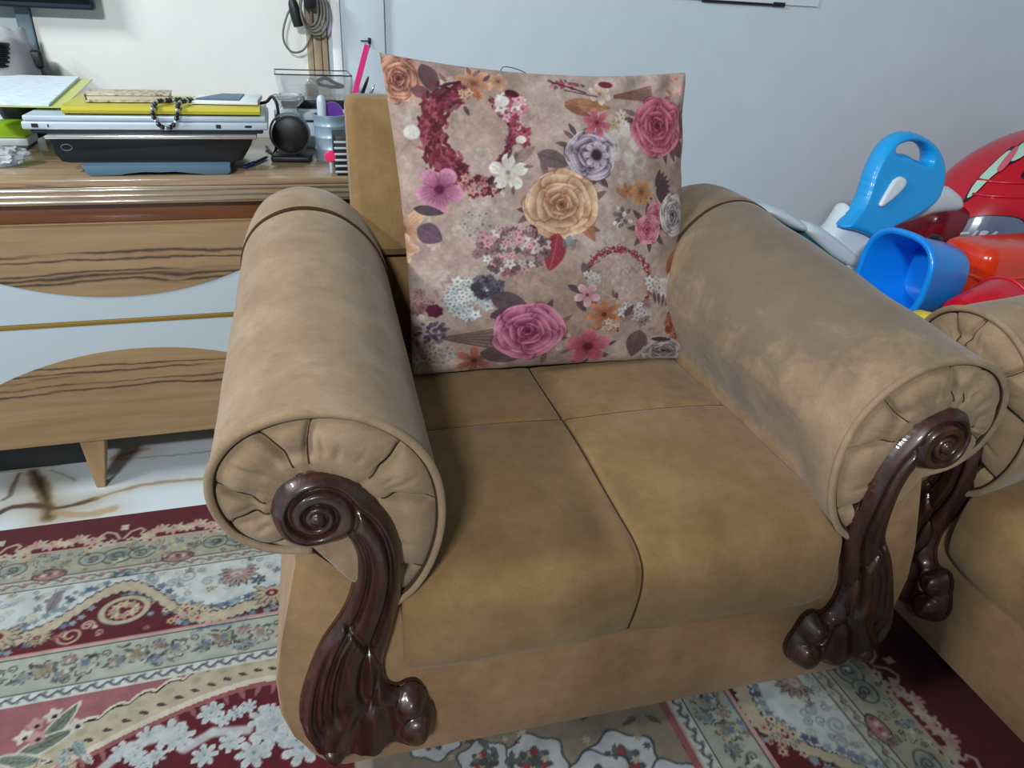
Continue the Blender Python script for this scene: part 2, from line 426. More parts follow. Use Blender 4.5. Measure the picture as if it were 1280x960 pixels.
class Paint:
    """a small painter: soft flower shapes on a colour array"""
    def __init__(s, W, H, bg, seed=1):
        s.W, s.H = W, H; s.A = np.ones((H, W, 3))*bg; s.rs = np.random.RandomState(seed)
        s.Y, s.X = np.mgrid[0:H, 0:W].astype(float)
    def win(s, cx, cy, r):
        x0, x1 = max(0, int(cx-r)), min(s.W, int(cx+r)+2); y0, y1 = max(0, int(cy-r)), min(s.H, int(cy+r)+2)
        if x1 <= x0 or y1 <= y0: return None
        return slice(y0, y1), slice(x0, x1)
    def put(s, w, a, c):
        a = np.clip(a, 0, 1)[..., None]; s.A[w] = s.A[w]*(1-a) + c*a
    def blob(s, cx, cy, rx, ry, c, rot=0, a=1.0, soft=.25, n=0, amp=.12, ph=0):
        w = s.win(cx, cy, max(rx, ry)*1.5)
        if w is None: return
        dx, dy = s.X[w]-cx, s.Y[w]-cy; q = R(rot)
        u = (dx*math.cos(q)+dy*math.sin(q))/rx; v = (-dx*math.sin(q)+dy*math.cos(q))/ry
        r = np.hypot(u, v)
        if n: r = r*(1+amp*np.cos(n*np.arctan2(v, u)+ph))
        s.put(w, a*(1-sm(1-soft, 1.0, r)), c)
    def leaf(s, cx, cy, Ln, Wd, rot, c, vein, a=.95):
        w = s.win(cx, cy, Ln*1.2)
        if w is None: return
        dx, dy = s.X[w]-cx, s.Y[w]-cy; q = R(rot)
        u = (dx*math.cos(q)+dy*math.sin(q))/Ln; v = (-dx*math.sin(q)+dy*math.cos(q))/Wd
        e = np.clip(1-u*u, 0, 1)**.8*(1-.25*u)
        m = 1-sm(.82, 1.0, np.abs(v)/np.maximum(e, 1e-3)); m = m*(np.abs(u) < 1)
        vn = np.maximum(np.exp(-(v/.09)**2), .6*(np.cos((u-np.abs(v)*.6)*26) > .7))
        s.put(w, a*m, c*(1-.5*vn[..., None]) + vein*(.5*vn[..., None]))
    def line(s, pts, wd, c, a=.9):
        P = np.array(pts, float); cx, cy = P.mean(0); r = np.abs(P-[cx, cy]).max()+wd*2+2
        w = s.win(cx, cy, r)
        if w is None: return
        d, _ = seg_dist(s.X[w], s.Y[w], pts); s.put(w, a*(1-sm(.4, 1.1, d/wd)), c)
    def petal(s, cx, cy, ang, r0, r1, wd, light, mid, dark, sq=1.0):
        """one petal from radius r0 out to r1 around (cx, cy)"""
        w = s.win(cx, cy, r1*1.15+3)
        if w is None: return
        dx, dy = s.X[w]-cx, (s.Y[w]-cy)/sq; a = R(ang)
        u = (dx*math.cos(a)+dy*math.sin(a)-r0)/(r1-r0); v = (-dx*math.sin(a)+dy*math.cos(a))/wd
        uu = np.clip(u, 0, 1); e = np.where(uu < .62, np.sqrt(np.clip(uu/.62, 0, 1))*.98, np.sqrt(np.clip(1-((uu-.62)/.38)**2.4, 0, 1)))
        e = e*(1+.03*np.sin(9*u+ang)); q = np.abs(v)/np.maximum(e, 1e-3); ok = (u > 0) & (u < 1.02)
        s.put(w, .55*(1-sm(.98, 1.16, q))*((u > -.02) & (u < 1.06)), dark)
        m = (1-sm(.93, 1.0, q))*ok*(1-sm(.97, 1.01, u))
        f = np.clip(u, 0, 1)**1.6; st = .06*np.sin(v*22+u*5)
        col = dark*(1-f[..., None]) + mid*f[..., None]
        k = np.clip(sm(.42, .98, np.maximum(f, q*.80*(u > .40)))+st*f, 0, 1)[..., None]
        s.put(w, m, col*(1-k)+light*k)
    def rose(s, cx, cy, r, light, mid, dark, seed=0, sq=1.0):
        rs = np.random.RandomState(seed+11); s.blob(cx, cy, r*.9, r*.9*sq, dark)
        for k, (r1, n) in enumerate(((1.0, 5), (.86, 5), (.66, 4), (.47, 4), (.30, 3), (.17, 3))):
            ph = rs.uniform(0, 360); deep = k/5; li = light*(1-.35*deep)+mid*.35*deep; mi = mid*(1-.55*deep)+dark*.55*deep
            ox, oy = rs.uniform(-.03, .03, 2)*r
            for i in range(n):
                s.petal(cx+ox, cy+oy, ph+360*i/n+rs.uniform(-12, 12), 0, r*r1*rs.uniform(.94, 1.06), r*r1*(.70 if k < 2 else .74), li, mi, dark, sq)
        s.blob(cx, cy, r*.06, r*.06*sq, dark*.7)
    def petals(s, cx, cy, r, n, c_out, c_in, core, rot=0, wd=.45, core_r=.16, edge=None):
        w = s.win(cx, cy, r*1.3)
        if w is None: return
        dx, dy = s.X[w]-cx, s.Y[w]-cy; rr = np.hypot(dx, dy)/r; th = np.arctan2(dy, dx)+R(rot)
        ph = (th*n/(2*PI)) % 1 - .5
        lim = (np.cos(ph*PI)**wd)
        m = 1-sm(.93, 1.02, rr/np.maximum(lim, .05))
        f = np.clip(rr, 0, 1)[..., None]
        f = f**.8; col = c_in*(1-f) + c_out*f
        st = .5+.5*np.cos(ph*34)
        col = col*(1-.16*(st*(1-f[..., 0]*.6))[..., None])
        crease = np.exp(-((np.abs(ph)-.5)/.07)**2)[..., None]
        col = col*(1-.7*crease) + c_in*.6*crease
        k2 = (sm(.70, .93, rr/np.maximum(lim, .05))*.35)[..., None]; col = col*(1-k2)+np.minimum(c_out*1.12, 1)*k2
        s.put(w, m, col)
        if edge is not None: s.put(w, .6*m*sm(.86, .96, rr/np.maximum(lim, .05)), edge)
        s.put(w, (1-sm(core_r*.6, core_r*1.2, rr)), core)
    def cluster(s, cx, cy, rx, ry, n, size, cols, flower=True, a=.95):
        for i in range(n):
            t = s.rs.uniform(0, 2*PI); q = math.sqrt(s.rs.uniform(0, 1))
            x, y = cx+rx*q*math.cos(t), cy+ry*q*math.sin(t); c = cols[s.rs.randint(len(cols))]
            z = size*s.rs.uniform(.7, 1.3)
            if flower:
                s.blob(x, y, z*1.1, z*1.1, c*.55, a=.5*a, n=5, amp=.2)
                s.blob(x, y, z, z, c, a=a, n=5, amp=.25, ph=t); s.blob(x, y, z*.3, z*.3, c*.5, a=.7)
            else: s.blob(x, y, z, z*.7, c, rot=math.degrees(t), a=a)
    def arc(s, cx, cy, rx, ry, a0, a1, wd, cols, n):
        for i in range(n):
            t = R(a0 + (a1-a0)*s.rs.uniform(0, 1)); k = s.rs.normal(0, 1)*.35
            x = cx+(rx+wd*k)*math.cos(t); y = cy-(ry+wd*k)*math.sin(t); c = cols[s.rs.randint(len(cols))]
            s.blob(x, y, wd*.30*s.rs.uniform(.6, 1.3), wd*.12, c, rot=-math.degrees(t)+90+s.rs.uniform(-50, 50), a=.9)


# ------------------------------------------------------------------ patterned rug
RUG_Z = 0.010
RX, RY = 1.078, 1.530                                   # its right and far edges
def paint_border(px_m, length):
    """the border as a strip: rows = distance from the rug's edge, columns = along it"""
    k = px_m; Wp, Hp = int(length*k), int(.56*k)
    BU = C255(92,11,30); BE = C255(172,172,150); WH = C255(206,216,214); PINK = C255(156,98,102); GN = C255(120,140,134); DK = C255(48,44,50)
    BL_ = C255(104,124,146); BL2 = C255(150,176,186); CR = C255(206,196,168); PKL = C255(206,160,150); SA = C255(196,180,150)
    p = Paint(Wp, Hp, BU, 8)
    d = p.Y/k; X = p.X/k
    def band(a, b, c): p.A[(d >= a) & (d < b)] = c
    band(.100, .186, BE); band(.186, .216, C255(190,192,178)); band(.216, .392, WH); band(.400, .486, C255(176,184,170)); band(.486, .512, WH); band(.512, .56, PINK)
    def px(t): return t*k
    def ln(y, wd, c): p.A[np.abs(d-y) < wd] = c
    def dot(t, dd, r, c, **q): p.blob(px(t), px(dd), px(r), px(r), c, **q)
    def flower(t, dd, r, cs, n=6, rot=0, core=CR):
        p.petals(px(t), px(dd), px(r*1.15), n, DK*.9, DK, DK, rot, .4); p.petals(px(t), px(dd), px(r), n, cs, cs*.7, core, rot, .4)
    def curl(t, dd, r, a0, turns, c, wd=.0035, shrink=.75):
        th = np.linspace(0, turns*2*PI, 30); rr = r*(1-shrink*th/th[-1])
        p.line(list(zip(px(t+rr*np.cos(th+a0)), px(dd+rr*np.sin(th+a0)))), px(wd), c)
    per = .245; rs = np.random.RandomState(2)
    off = .03
    # main border: wine ground with a scalloped cream edge rising and falling
    per2 = .49
    ph = (X-off) % per2/per2
    wave = .322 - .058*np.sin(2*PI*ph+.5) - .020*np.sin(4*PI*ph) + .006*np.abs(np.sin(X*2*PI/.030))
    m = (d > wave) & (d < .392); p.A[m] = BU
    e1 = np.abs(d-wave); p.A[(e1 < .016) & (d < .392) & (d > .225)] = CR*.94; p.A[(np.abs(e1-.0165) < .0018) & (d < .392) & (d > .225)] = DK
    for T in np.arange(off-per2, length, per2):
        wv = lambda t: .322 - .058*math.sin(2*PI*((t-off) % per2)/per2+.5) - .020*math.sin(4*PI*((t-off) % per2)/per2)
        for q in np.arange(0, per2, .0135):                     # blue flowers along the edge, on the white side and within the wine
            s_ = .5+.5*math.sin(q*13)
            dot(T+q+rs.uniform(-.004,.004), wv(T+q)-.024-rs.uniform(0,.022)*s_, .0085, [BL_, BL2, C255(84,98,120), C255(130,150,160)][rs.randint(4)], n=5, amp=.25)
            if rs.rand() < .6: dot(T+q, wv(T+q)+.026+rs.uniform(0,.012), .0075, [BL2, C255(140,160,166), BL_][rs.randint(3)], n=5, amp=.25)
        # round medallion
        p.blob(px(T+.06), px(.318), px(.050), px(.042), DK, soft=.06); p.blob(px(T+.06), px(.318), px(.048), px(.040), CR*.92, soft=.06)
        p.blob(px(T+.06), px(.318), px(.036), px(.029), BU, soft=.06)
        for a in range(9): dot(T+.06+.020*math.cos(a*.8), .318+.016*math.sin(a*.8), .010, [SA, CR, C255(170,150,130)][a % 3], n=5, amp=.3)
        # acanthus fans
        for cx, cy, r, cc in ((T+.27, .335, .040, SA), (T+.34, .262, .036, C255(188,160,150)), (T+.20, .355, .022, SA), (T+.43, .345, .026, CR)):
            for a in range(11):
                an = R(-30+a*24); p.leaf(px(cx+r*.75*math.cos(an)), px(cy+r*.75*math.sin(an)), px(r*.42), px(r*.17), math.degrees(an), DK, DK); p.leaf(px(cx+r*.72*math.cos(an)), px(cy+r*.72*math.sin(an)), px(r*.38), px(r*.13), math.degrees(an), cc, cc*.7)
            p.blob(px(cx), px(cy), px(r*.55), px(r*.45), cc*.96); p.blob(px(cx+r*.1), px(cy+r*.05), px(r*.35), px(r*.27), BU if cy > .3 else C255(206,206,196)); dot(cx+r*.1, cy+r*.06, r*.14, PKL)
        for cx, cy, r, a0 in ((T+.145,.365,.022,0),(T+.185,.325,.016,2),(T+.225,.300,.014,4),(T+.385,.368,.017,1),(T+.12,.345,.012,3)): curl(cx, cy, r, a0, 1.4, CR, .0032)
        for q in range(7): dot(T+.40+.012*q, .352+.022*math.sin(q*1.7), .009, [CR, PKL, SA][q % 3], n=6, amp=.2); dot(T+.40+.012*q, .352+.022*math.sin(q*1.7), .003, BU)
        for cx, cy, r, a0 in ((T+.44,.245,.018,0),(T+.47,.262,.013,3),(T+.02,.240,.014,1),(T+.40,.272,.012,4)): curl(cx, cy, r, a0, 1.3, C255(150,170,168), .0035)
        for q in range(5): dot(T+.16+.012*q, .245+.012*math.sin(q*2), .006, [GN, C255(96,110,100)][q % 2])
        p.leaf(px(T+.195), px(.262), px(.03), px(.013), 80, C255(140,126,132), DK); flower(T+.30, .292, .014, BL_, 6)
    # wine guard with cream sprays and a fleur, nibbling the next band
    for T in np.arange(off-per, length, per):
        f0 = T+.10
        for sgn in (-1, 1):
            p.line([(px(f0+sgn*.004), px(.088)), (px(f0+sgn*.016), px(.066)), (px(f0+sgn*.034), px(.058)), (px(f0+sgn*.044), px(.068)), (px(f0+sgn*.038), px(.076))], px(.0042), CR)
            for q in range(3): dot(f0+sgn*(.020+.020*q), .098+.004*q, .0125, [CR, C255(190,196,184), SA][q], n=6, amp=.2); dot(f0+sgn*(.020+.020*q), .098+.004*q, .004, DK)
        p.blob(px(f0), px(.048), px(.010), px(.012), C255(206,196,176), n=4, amp=.2)
        for c0, sg in ((f0-.082, 1), (f0+.082, -1)):
            for q in range(7): dot(c0-.033+.011*q, .072+.009*math.sin(q*1.4)+.008*(q/6 if sg > 0 else 1-q/6), .0125, [CR, PKL, C255(196,180,164)][q % 3], n=5, amp=.35, ph=q)
    ln(.1, .0016, PKL); ln(.1862, .0015, DK); ln(.2162, .0018, DK); ln(.395, .0035, PKL); ln(.4020, .0012, DK); ln(.4855, .0014, DK); ln(.5125, .002, CR)
    # first pale guard: grey green medallions and little flowers
    for T in np.arange(off-per, length, per):
        for cx, r, c in ((T+.10, .030, GN), (T+.052, .024, C255(140,154,146)), (T+.148, .024, C255(140,154,146))):
            p.blob(px(cx), px(.145), px(r*1.18), px(r*.92), DK, soft=.1); p.blob(px(cx), px(.145), px(r*1.08), px(r*.82), C255(160,170,154), soft=.1); p.blob(px(cx), px(.145), px(r*.8), px(r*.55), c, soft=.2)
            curl(cx, .145, r*.5, 1, 1.2, DK, .0018)
        for cx, cy, c in ((T+.005,.138,C255(196,204,192)),(T+.02,.118,CR),(T+.18,.120,C255(200,206,196)),(T+.20,.150,SA),(T+.225,.122,BL2),(T+.0,.165,SA),(T+.08,.118,SA)): flower(cx, cy, .0095, c, 5, 20*cx)
        p.blob(px(T+.222), px(.178), px(.034), px(.018), DK, soft=.06); p.blob(px(T+.222), px(.178), px(.031), px(.0155), C255(170,130,124), soft=.1)
        for q in range(5): dot(T+.20+.011*q, .176, .006, [C255(120,70,76), CR][q % 2], n=5, amp=.3)
    for T in np.arange(0, length, .035):
        p.line([(px(T), px(.196)), (px(T+.012), px(.206)), (px(T+.024), px(.198)), (px(T+.035), px(.196))], px(.0016), DK); dot(T+.010, .198, .006, C255(160,120,124), n=4); dot(T+.026, .208, .005, C255(150,160,150))
    # second pale guard
    for T in np.arange(off-per, length, .15):
        for cx, cy, r, c in ((T+.02,.445,.022,C255(206,210,196)),(T+.085,.440,.020,C255(186,180,150)),(T+.055,.462,.013,BL2),(T+.12,.450,.014,C255(150,166,176)),(T+.05,.425,.012,C255(190,150,150))):
            flower(cx, cy, r, c, 7, 40*cx); dot(cx, cy-.006, r*.4, [BL_, C255(150,130,110)][int(cx*50) % 2])
        for q in range(5): p.leaf(px(T+.03*q+.01), px(.425+.038*((q*37) % 10)/10), px(.012), px(.004), 50*q, C255(84,90,88), DK, .8)
        curl(T+.045, .472, .008, 0, 1.1, DK, .0016); curl(T+.14, .425, .009, 2, 1.1, DK, .0016)
    for T in np.arange(0, length, .026):
        p.line([(px(T), px(.495)), (px(T+.013), px(.505)), (px(T+.026), px(.494))], px(.0024), DK); dot(T+.006, .504, .004, C255(140,130,130)); dot(T+.019, .493, .004, C255(120,120,120))
    # fine filling: scrolls, buds and sprigs between the larger motifs
    for i in range(int(length*560)):
        T = rs.uniform(0, length); z = rs.rand()
        if z < .30:                                             # white band
            D_ = rs.uniform(.222, .30); r0, c0 = min(int(D_*k), Hp-1), min(int(T*k), Wp-1)
            if p.A[r0, c0].min() > .70:
                if i % 3: curl(T, D_, rs.uniform(.006, .011), rs.uniform(0, 6), 1.2, [C255(150,170,170), C255(128,140,150), C255(176,170,150)][i % 3], .0018)
                else: flower(T, D_, rs.uniform(.006, .009), [C255(176,156,150), BL2, CR][(i//3) % 3], 5, i*13)
        elif z < .48:                                           # wine ground
            D_ = rs.uniform(.27, .385); r0, c0 = min(int(D_*k), Hp-1), min(int(T*k), Wp-1)
            if p.A[r0, c0, 1] < .12:
                if i % 3: curl(T, D_, rs.uniform(.006, .010), rs.uniform(0, 6), 1.2, [SA, CR, C255(150,120,110)][i % 3], .0020)
                else: dot(T, D_, rs.uniform(.004, .007), [CR, PKL, BL2][(i//3) % 3], n=6, amp=.25)
        elif z < .74:                                           # first guard
            D_ = rs.uniform(.108, .182)
            if i % 2: curl(T, D_, rs.uniform(.005, .009), rs.uniform(0, 6), 1.1, [DK, C255(90,96,90)][(i//2) % 2], .0014)
            else: dot(T, D_, rs.uniform(.003, .006), [CR, C255(150,110,110), GN, C255(200,206,196)][(i//2) % 4], n=5, amp=.3)
        else:                                                   # second guard
            D_ = rs.uniform(.408, .480)
            if i % 2: p.leaf(px(T), px(D_), px(.009), px(.003), rs.uniform(0, 180), [DK, C255(100,110,104), C255(140,126,96)][i % 3], DK, .85)
            else: dot(T, D_, rs.uniform(.003, .006), [C255(206,208,196), SA, C255(150,160,160), C255(160,120,116)][(i//2) % 4], n=5, amp=.3)
    # pink ground scrolls
    for T in np.arange(0, length, .12):
        curl(T+.03, .538, .014, 0, 1.2, PKL, .0018); curl(T+.09, .536, .009, 2, 1.0, C255(96,40,52), .003)
    return p.A
def paint_rug():
    h = .0027
    xs = np.arange(-1.30, RX+.95, h); ys = np.arange(.15, RY+1e-6, h)
    X, Y = np.meshgrid(xs, ys, indexing='ij')
    k = 420.0; ln_ = 2.9; S = paint_border(k, ln_)
    dT = RY-Y; dR = np.maximum(0, RX-X)
    top = dT <= dR
    d = np.where(top, dT, dR)
    tt = np.where(top, RX-X+SHIFT_TOP, RY-Y+SHIFT_RIGHT)
    r = np.clip(d*k, 0, S.shape[0]-1.001); c = np.clip(tt*k, 0, S.shape[1]-1.001)
    ri = r.astype(int); ci = c.astype(int); fr = (r-ri)[..., None]; fc = (c-ci)[..., None]
    col = S[ri,ci]*(1-fr)*(1-fc)+S[ri+1,ci]*fr*(1-fc)+S[ri,ci+1]*(1-fr)*fc+S[ri+1,ci+1]*fr*fc
    # the field inside the border
    H, W = X.shape[1], X.shape[0]
    x0, y1 = xs[0], ys[-1]; k2 = 1/h
    f = Paint(W, H, C255(92,11,30), 21)                 # column = x, row counts down from the far edge
    gx = lambda x: (x-x0)*k2
    gy = lambda y: (y1-y)*k2
    FX, FY = f.X*h+x0, y1-f.Y*h
    CR = C255(200,192,164); PINK = C255(156,98,102); WH = C255(206,214,212); DK = C255(40,26,34); GN = C255(108,124,108); TL = C255(140,168,172)
    def dot(x, y, r, c, **q): f.blob(gx(x), gy(y), r*k2, r*k2, c, **q)
    # far side: scalloped arch above the wine field
    cx0 = -.13; arch = lambda x: .975 - .62*np.maximum(0, np.abs(x-cx0))**1.55
    A_ = arch(FX); dd = FY-A_
    f.A[dd > 0] = PINK
    sc = .060 + .010*np.abs(np.sin((FX-cx0)*PI/.042))
    f.A[(dd > 0) & (dd < sc)] = CR*.93; f.A[(np.abs(dd-sc) < .003) & (dd > 0)] = C255(214,206,190); f.A[(np.abs(dd-sc+.005) < .0018) & (dd > .02)] = DK
    f.A[np.abs(dd) < .006] = C255(214,206,188); f.A[(dd < -.006) & (dd > -.016)] = C255(150,90,86)
    for i in range(-16, 17):
        x = cx0+i*.026; y = float(arch(x)); f.leaf(gx(x), gy(y-.022), .014*k2, .0045*k2, 70 if i < 0 else 110, PINK, PINK)
        f.leaf(gx(x), gy(y+.022), .009*k2, .004*k2, 20, DK, DK, .8); f.blob(gx(cx0+(i+.5)*.042), gy(float(arch(cx0+(i+.5)*.042))+.045), .010*k2, .008*k2, C255(170,164,134))
    # palmette ornament on the pink ground to the left
    for x, y, r, rot, c in ((-.44,.965,.040,-60,GN),(-.455,.930,.045,-25,GN),(-.49,.905,.045,10,C255(120,140,128)),(-.54,.900,.05,10,TL)):
        f.leaf(gx(x), gy(y), r*1.15*k2, r*.42*k2, rot, C255(206,206,192), CR); f.leaf(gx(x), gy(y), r*k2, r*.3*k2, rot, c, DK)
    for i, (x, y) in enumerate(((-.455,.985),(-.478,.972),(-.49,.952),(-.47,.945),(-.415,.955))): dot(x, y, .014, [C255(210,206,194), C255(190,150,144)][i % 2], n=5, amp=.2); dot(x+.003, y-.004, .005, DK)
    for i in range(7): f.leaf(gx(-.40-.03*i+.01*(i % 2)), gy(.905-.012*i), .022*k2, .009*k2, 60+20*i, [TL, C255(176,190,186), CR][i % 3], DK)
    for i in range(12): f.leaf(gx(-.385-.02*i), gy(.885-.010*i+.003*(i % 3)), .016*k2, .006*k2, 50+15*(i % 4), [C255(200,206,198), CR, C255(190,140,128)][i % 3], DK)
    # white flowers on the wine field
    rs = np.random.RandomState(6)
    def spray(x, y, r, n=8):
        f.petals(gx(x), gy(y), r*k2, n, C255(204,212,212), C255(176,190,192), C255(110,140,150), rs.uniform(0, 90), .35, .14)
        f.petals(gx(x), gy(y), r*.62*k2, n, C255(188,198,200), C255(206,212,212), C255(120,150,158), rs.uniform(0, 90), .4, .2)
    for x, y, r in ((-.300,.905,.020),(-.335,.885,.020),(-.268,.900,.030),(-.250,.885,.026),(-.315,.872,.018),(-.300,.855,.018),(-.282,.862,.016),
                    (-.205,.925,.024),(-.185,.905,.014),(-.165,.915,.016),(-.145,.922,.015),(-.12,.892,.028),(-.10,.865,.045),(-.06,.87,.040),(-.11,.905,.016),(-.03,.93,.02),(-.17,.86,.022),(-.135,.83,.03),(-.02,.85,.03),(-.21,.845,.022),(-.06,.82,.035)):
        spray(x, y, r, 7)
    for a, b in (((-.24,.865),(-.20,.885)),((-.20,.885),(-.145,.875)),((-.26,.90),(-.33,.89)),((-.345,.875),(-.36,.86))): f.line([(gx(a[0]), gy(a[1])), (gx(b[0]), gy(b[1]))], .012*k2, C255(196,206,206))
    for x, y, r in ((-.40,.84,.022),(-.34,.80,.022),(-.47,.80,.03),(-.28,.78,.03),(-.20,.76,.03)): f.petals(gx(x), gy(y), r*k2, 6, C255(206,176,160), C255(170,110,104), GN, 20)
    # right side: pale scalloped ground with big white blooms
    B_ = FX - (.585 + .03*np.cos((FY-.62)*14))
    rg = (FX > .02) & (FY < .90)
    scl = .010*np.abs(np.sin(FY*PI/.045))
    m = rg & (B_ < -.02+scl); f.A[m] = C255(150,140,120)
    f.A[rg & (np.abs(B_+.02-scl) < .0035)] = C255(206,200,186)
    for x, y, r in ((.44,.66,.06),(.39,.64,.055),(.50,.60,.05),(.30,.70,.05),(.22,.72,.04),(.46,.55,.06),(.36,.56,.05),(.15,.78,.04)):
        f.blob(gx(x), gy(y), r*1.12*k2, r*1.0*k2, C255(60,70,80), soft=.06, n=6, amp=.1); f.blob(gx(x), gy(y), r*1.04*k2, r*.93*k2, C255(204,210,212), soft=.06, n=6, amp=.1)
        f.blob(gx(x), gy(y), r*.55*k2, r*.5*k2, C255(84,92,84), soft=.1, n=7, amp=.15)
        for a in range(9): dot(x+r*.35*math.cos(a*.7), y+r*.32*math.sin(a*.7), r*.13, [C255(190,180,160), C255(104,120,130), C255(160,60,70)][a % 3], n=5, amp=.3)
    for i in range(60):
        x, y = rs.uniform(.12, .55), rs.uniform(.45, .86)
        if x < .53: dot(x, y, rs.uniform(.004, .009), [C255(200,190,170), C255(120,36,48), C255(70,80,84), C255(176,160,140)][i % 4], n=6, amp=.3, a=.85)
    for i in range(26):
        x, y = rs.uniform(.1, .56), rs.uniform(.45, .86); f.leaf(gx(x), gy(y), .016*k2, .006*k2, rs.uniform(0, 180), C255(84,96,90), DK, .8)
    fld = f.A.transpose(1, 0, 2)[:, ::-1]
    k_in = (d > .5115) & ~((~top) & (d < .53))
    pink_l = top
    use = k_in
    col = np.where(use[..., None], fld, col)
    col *= (.74+.14*vnoise(X, Y, 60, 3, 2))[..., None]
    return X, Y, col
SHIFT_TOP, SHIFT_RIGHT = 0.10, 0.06
def build_rug():
    X, Y, col = paint_rug()
    t = thing('rug', 'wine red and cream patterned rug with flower borders under the armchairs', 'rug', (0, 0, 0))
    m = woven('rug pile', .95, 900, .5, .2)
    Z = np.full(X.shape, RUG_Z)
    fastgrid('pile', X, Y, Z, m, t, col)
    x0, x1, y0, y1 = X.min(), X.max(), Y.min(), Y.max()
    boxobj('backing', x0, x1, y0, y1, .0005, RUG_Z-.0006, mat('rug backing', rgb(96,20,34), .9), t, .0)
    bind = mat('rug binding', rgb(84,12,28), .9)
    pts = [(x0, y0, .006), (x1, y0, .006), (x1, y1, .006), (x0, y1, .006)]
    for a, b in zip(pts, pts[1:]+pts[:1]):
        V, F = tube_geo([a, b], .0042, 8); obj('binding', V, F, bind, t)
build_rug()

# ------------------------------------------------------------------ armchair (local: x right, y back, z up, origin under the middle of the front)
ROLL = [(.350,.388),(.322,.412),(.300,.45),(.287,.495),(.284,.54),(.290,.583),(.306,.620),(.335,.653),(.378,.679),(.425,.689),(.470,.685),(.512,.667),(.540,.636),(.550,.60),(.545,.563),(.527,.531),(.492,.507),(.445,.497)]
ROLL_C = (.43, .575)
def roll_outline(n=96):
    return resample(crom(ROLL, 8), n)
def rise(y):
    return 0.115*min(y, 0.62) if y < 0.62 else 0.0713
def arm_point(px, pz, y, k=1.0):
    """a point of the roll outline at depth y, drawn in towards the centre by k"""
    cx, cz = ROLL_C
    x = cx + (px-cx)*k; z = cz + (pz-cz)*k
    f = max(0.0, min(1.0, (z-.40)/.29))
    return x, z + rise(y)*f
def arm_shell(s):
    O = roll_outline(); V = []; 
    ys = [(.013,.955),(.006,.985),(.0,1.0),(.006,1.0)] + [(y,1.0) for y in np.linspace(.02,.60,24)] + [(.614,.997),(.620,.975),(.626,1.012),(.64,1.022),(.70,1.018),(.74,1.0),(.77,.975),(.80,.91),(.815,.80),(.822,.6),(.824,.3)]
    for y, k in ys:
        for a, b in O:
            x, z = arm_point(a, b, y, k)
            if a < .365 and y > 0 and z < .57:            # the inner side runs straight down to the seat behind the front
                gx_ = float(np.interp(z, [.38,.45,.50,.56], [.347,.337,.312,.284])); x += (max(x, gx_)-x)*float(sm(0, .15, y))
            if k > .94:
                w = 0.0022*math.sin(31*y+9*b+s)*math.sin(17*a+11*y)
                z += w
            if y > .62: z += .05*(y-.62)*max(0, (z-.5)/.25)
            V.append((s*x, y-.012, z))
    n = len(O); m = len(ys)
    F = gridfaces(m, n)
    for i in range(m-1): F.append((i*n+n-1, i*n, i*n+n, i*n+2*n-1))     # underside
    F.append(tuple((m-1)*n+j for j in range(n)))
    if s > 0: F = [f[::-1] for f in F]
    return V, F
CREASE = [(-.428,.681),(-.494,.669),(-.539,.608),(-.527,.548),(-.492,.512),(-.337,.640),(-.293,.549),(-.305,.440)]
def arm_face(s):
    O = roll_outline(300)
    O = np.vstack([O, resample(np.array([O[-1], (.40,.43), O[0]]), 60)[1:-1]])
    cx, cz = ROLL_C; nr = 40; V = []
    ang = np.arctan2(O[:,1]-cz, O[:,0]-cx)
    ca = [math.atan2(z-cz, -x-cx) for x, z in CREASE]
    rs = np.random.RandomState(4); fine = [(rs.uniform(-PI, PI), rs.uniform(.25, .7), rs.uniform(.0012, .004)) for _ in range(34)]
    for i in range(len(O)):
        px, pz = O[i]
        for j in range(nr):
            r = j/(nr-1)
            k = 0.966*(1-r) + 0.05*r
            x = cx + (px-cx)*k; z = cz + (pz-cz)*k
            bul = 0.020*math.sin(PI*min(1, r*1.5+.03))**0.7 if r < .62 else 0.020*max(0,math.sin(PI*.96))**.7
            bul = 0.022*(1-(1-min(1, r/.30))**2.2)
            rad = math.hypot(px-cx, pz-cz)*k
            d = 0
            for q, c in enumerate(ca):
                cc = c + (0.16*math.sin(r*2.6))*(1 if q % 2 else -1)
                da = (ang[i]-cc+PI) % (2*PI) - PI
                dist = abs(da)*rad
                fd = 1-.85*float(sm(.36, .50, r))
                d -= 0.011*fd*math.exp(-(dist/.0045)**2)*min(1, r*9)
                d -= 0.006*fd*math.exp(-(dist/.016)**2)*min(1, r*6)
            for c, r0, h in fine:
                cc = c + .25*(r-r0)
                da = (ang[i]-cc+PI) % (2*PI) - PI
                d -= h*math.exp(-(da*rad/.004)**2)*sm(r0-.25, r0, r)*(1-sm(.36, .50, r))
            V.append((s*x, -0.004 - max(0, bul + d), z))
    F = gridfaces(len(O), nr, True)
    if s < 0: F = [f[::-1] for f in F]
    return V, F

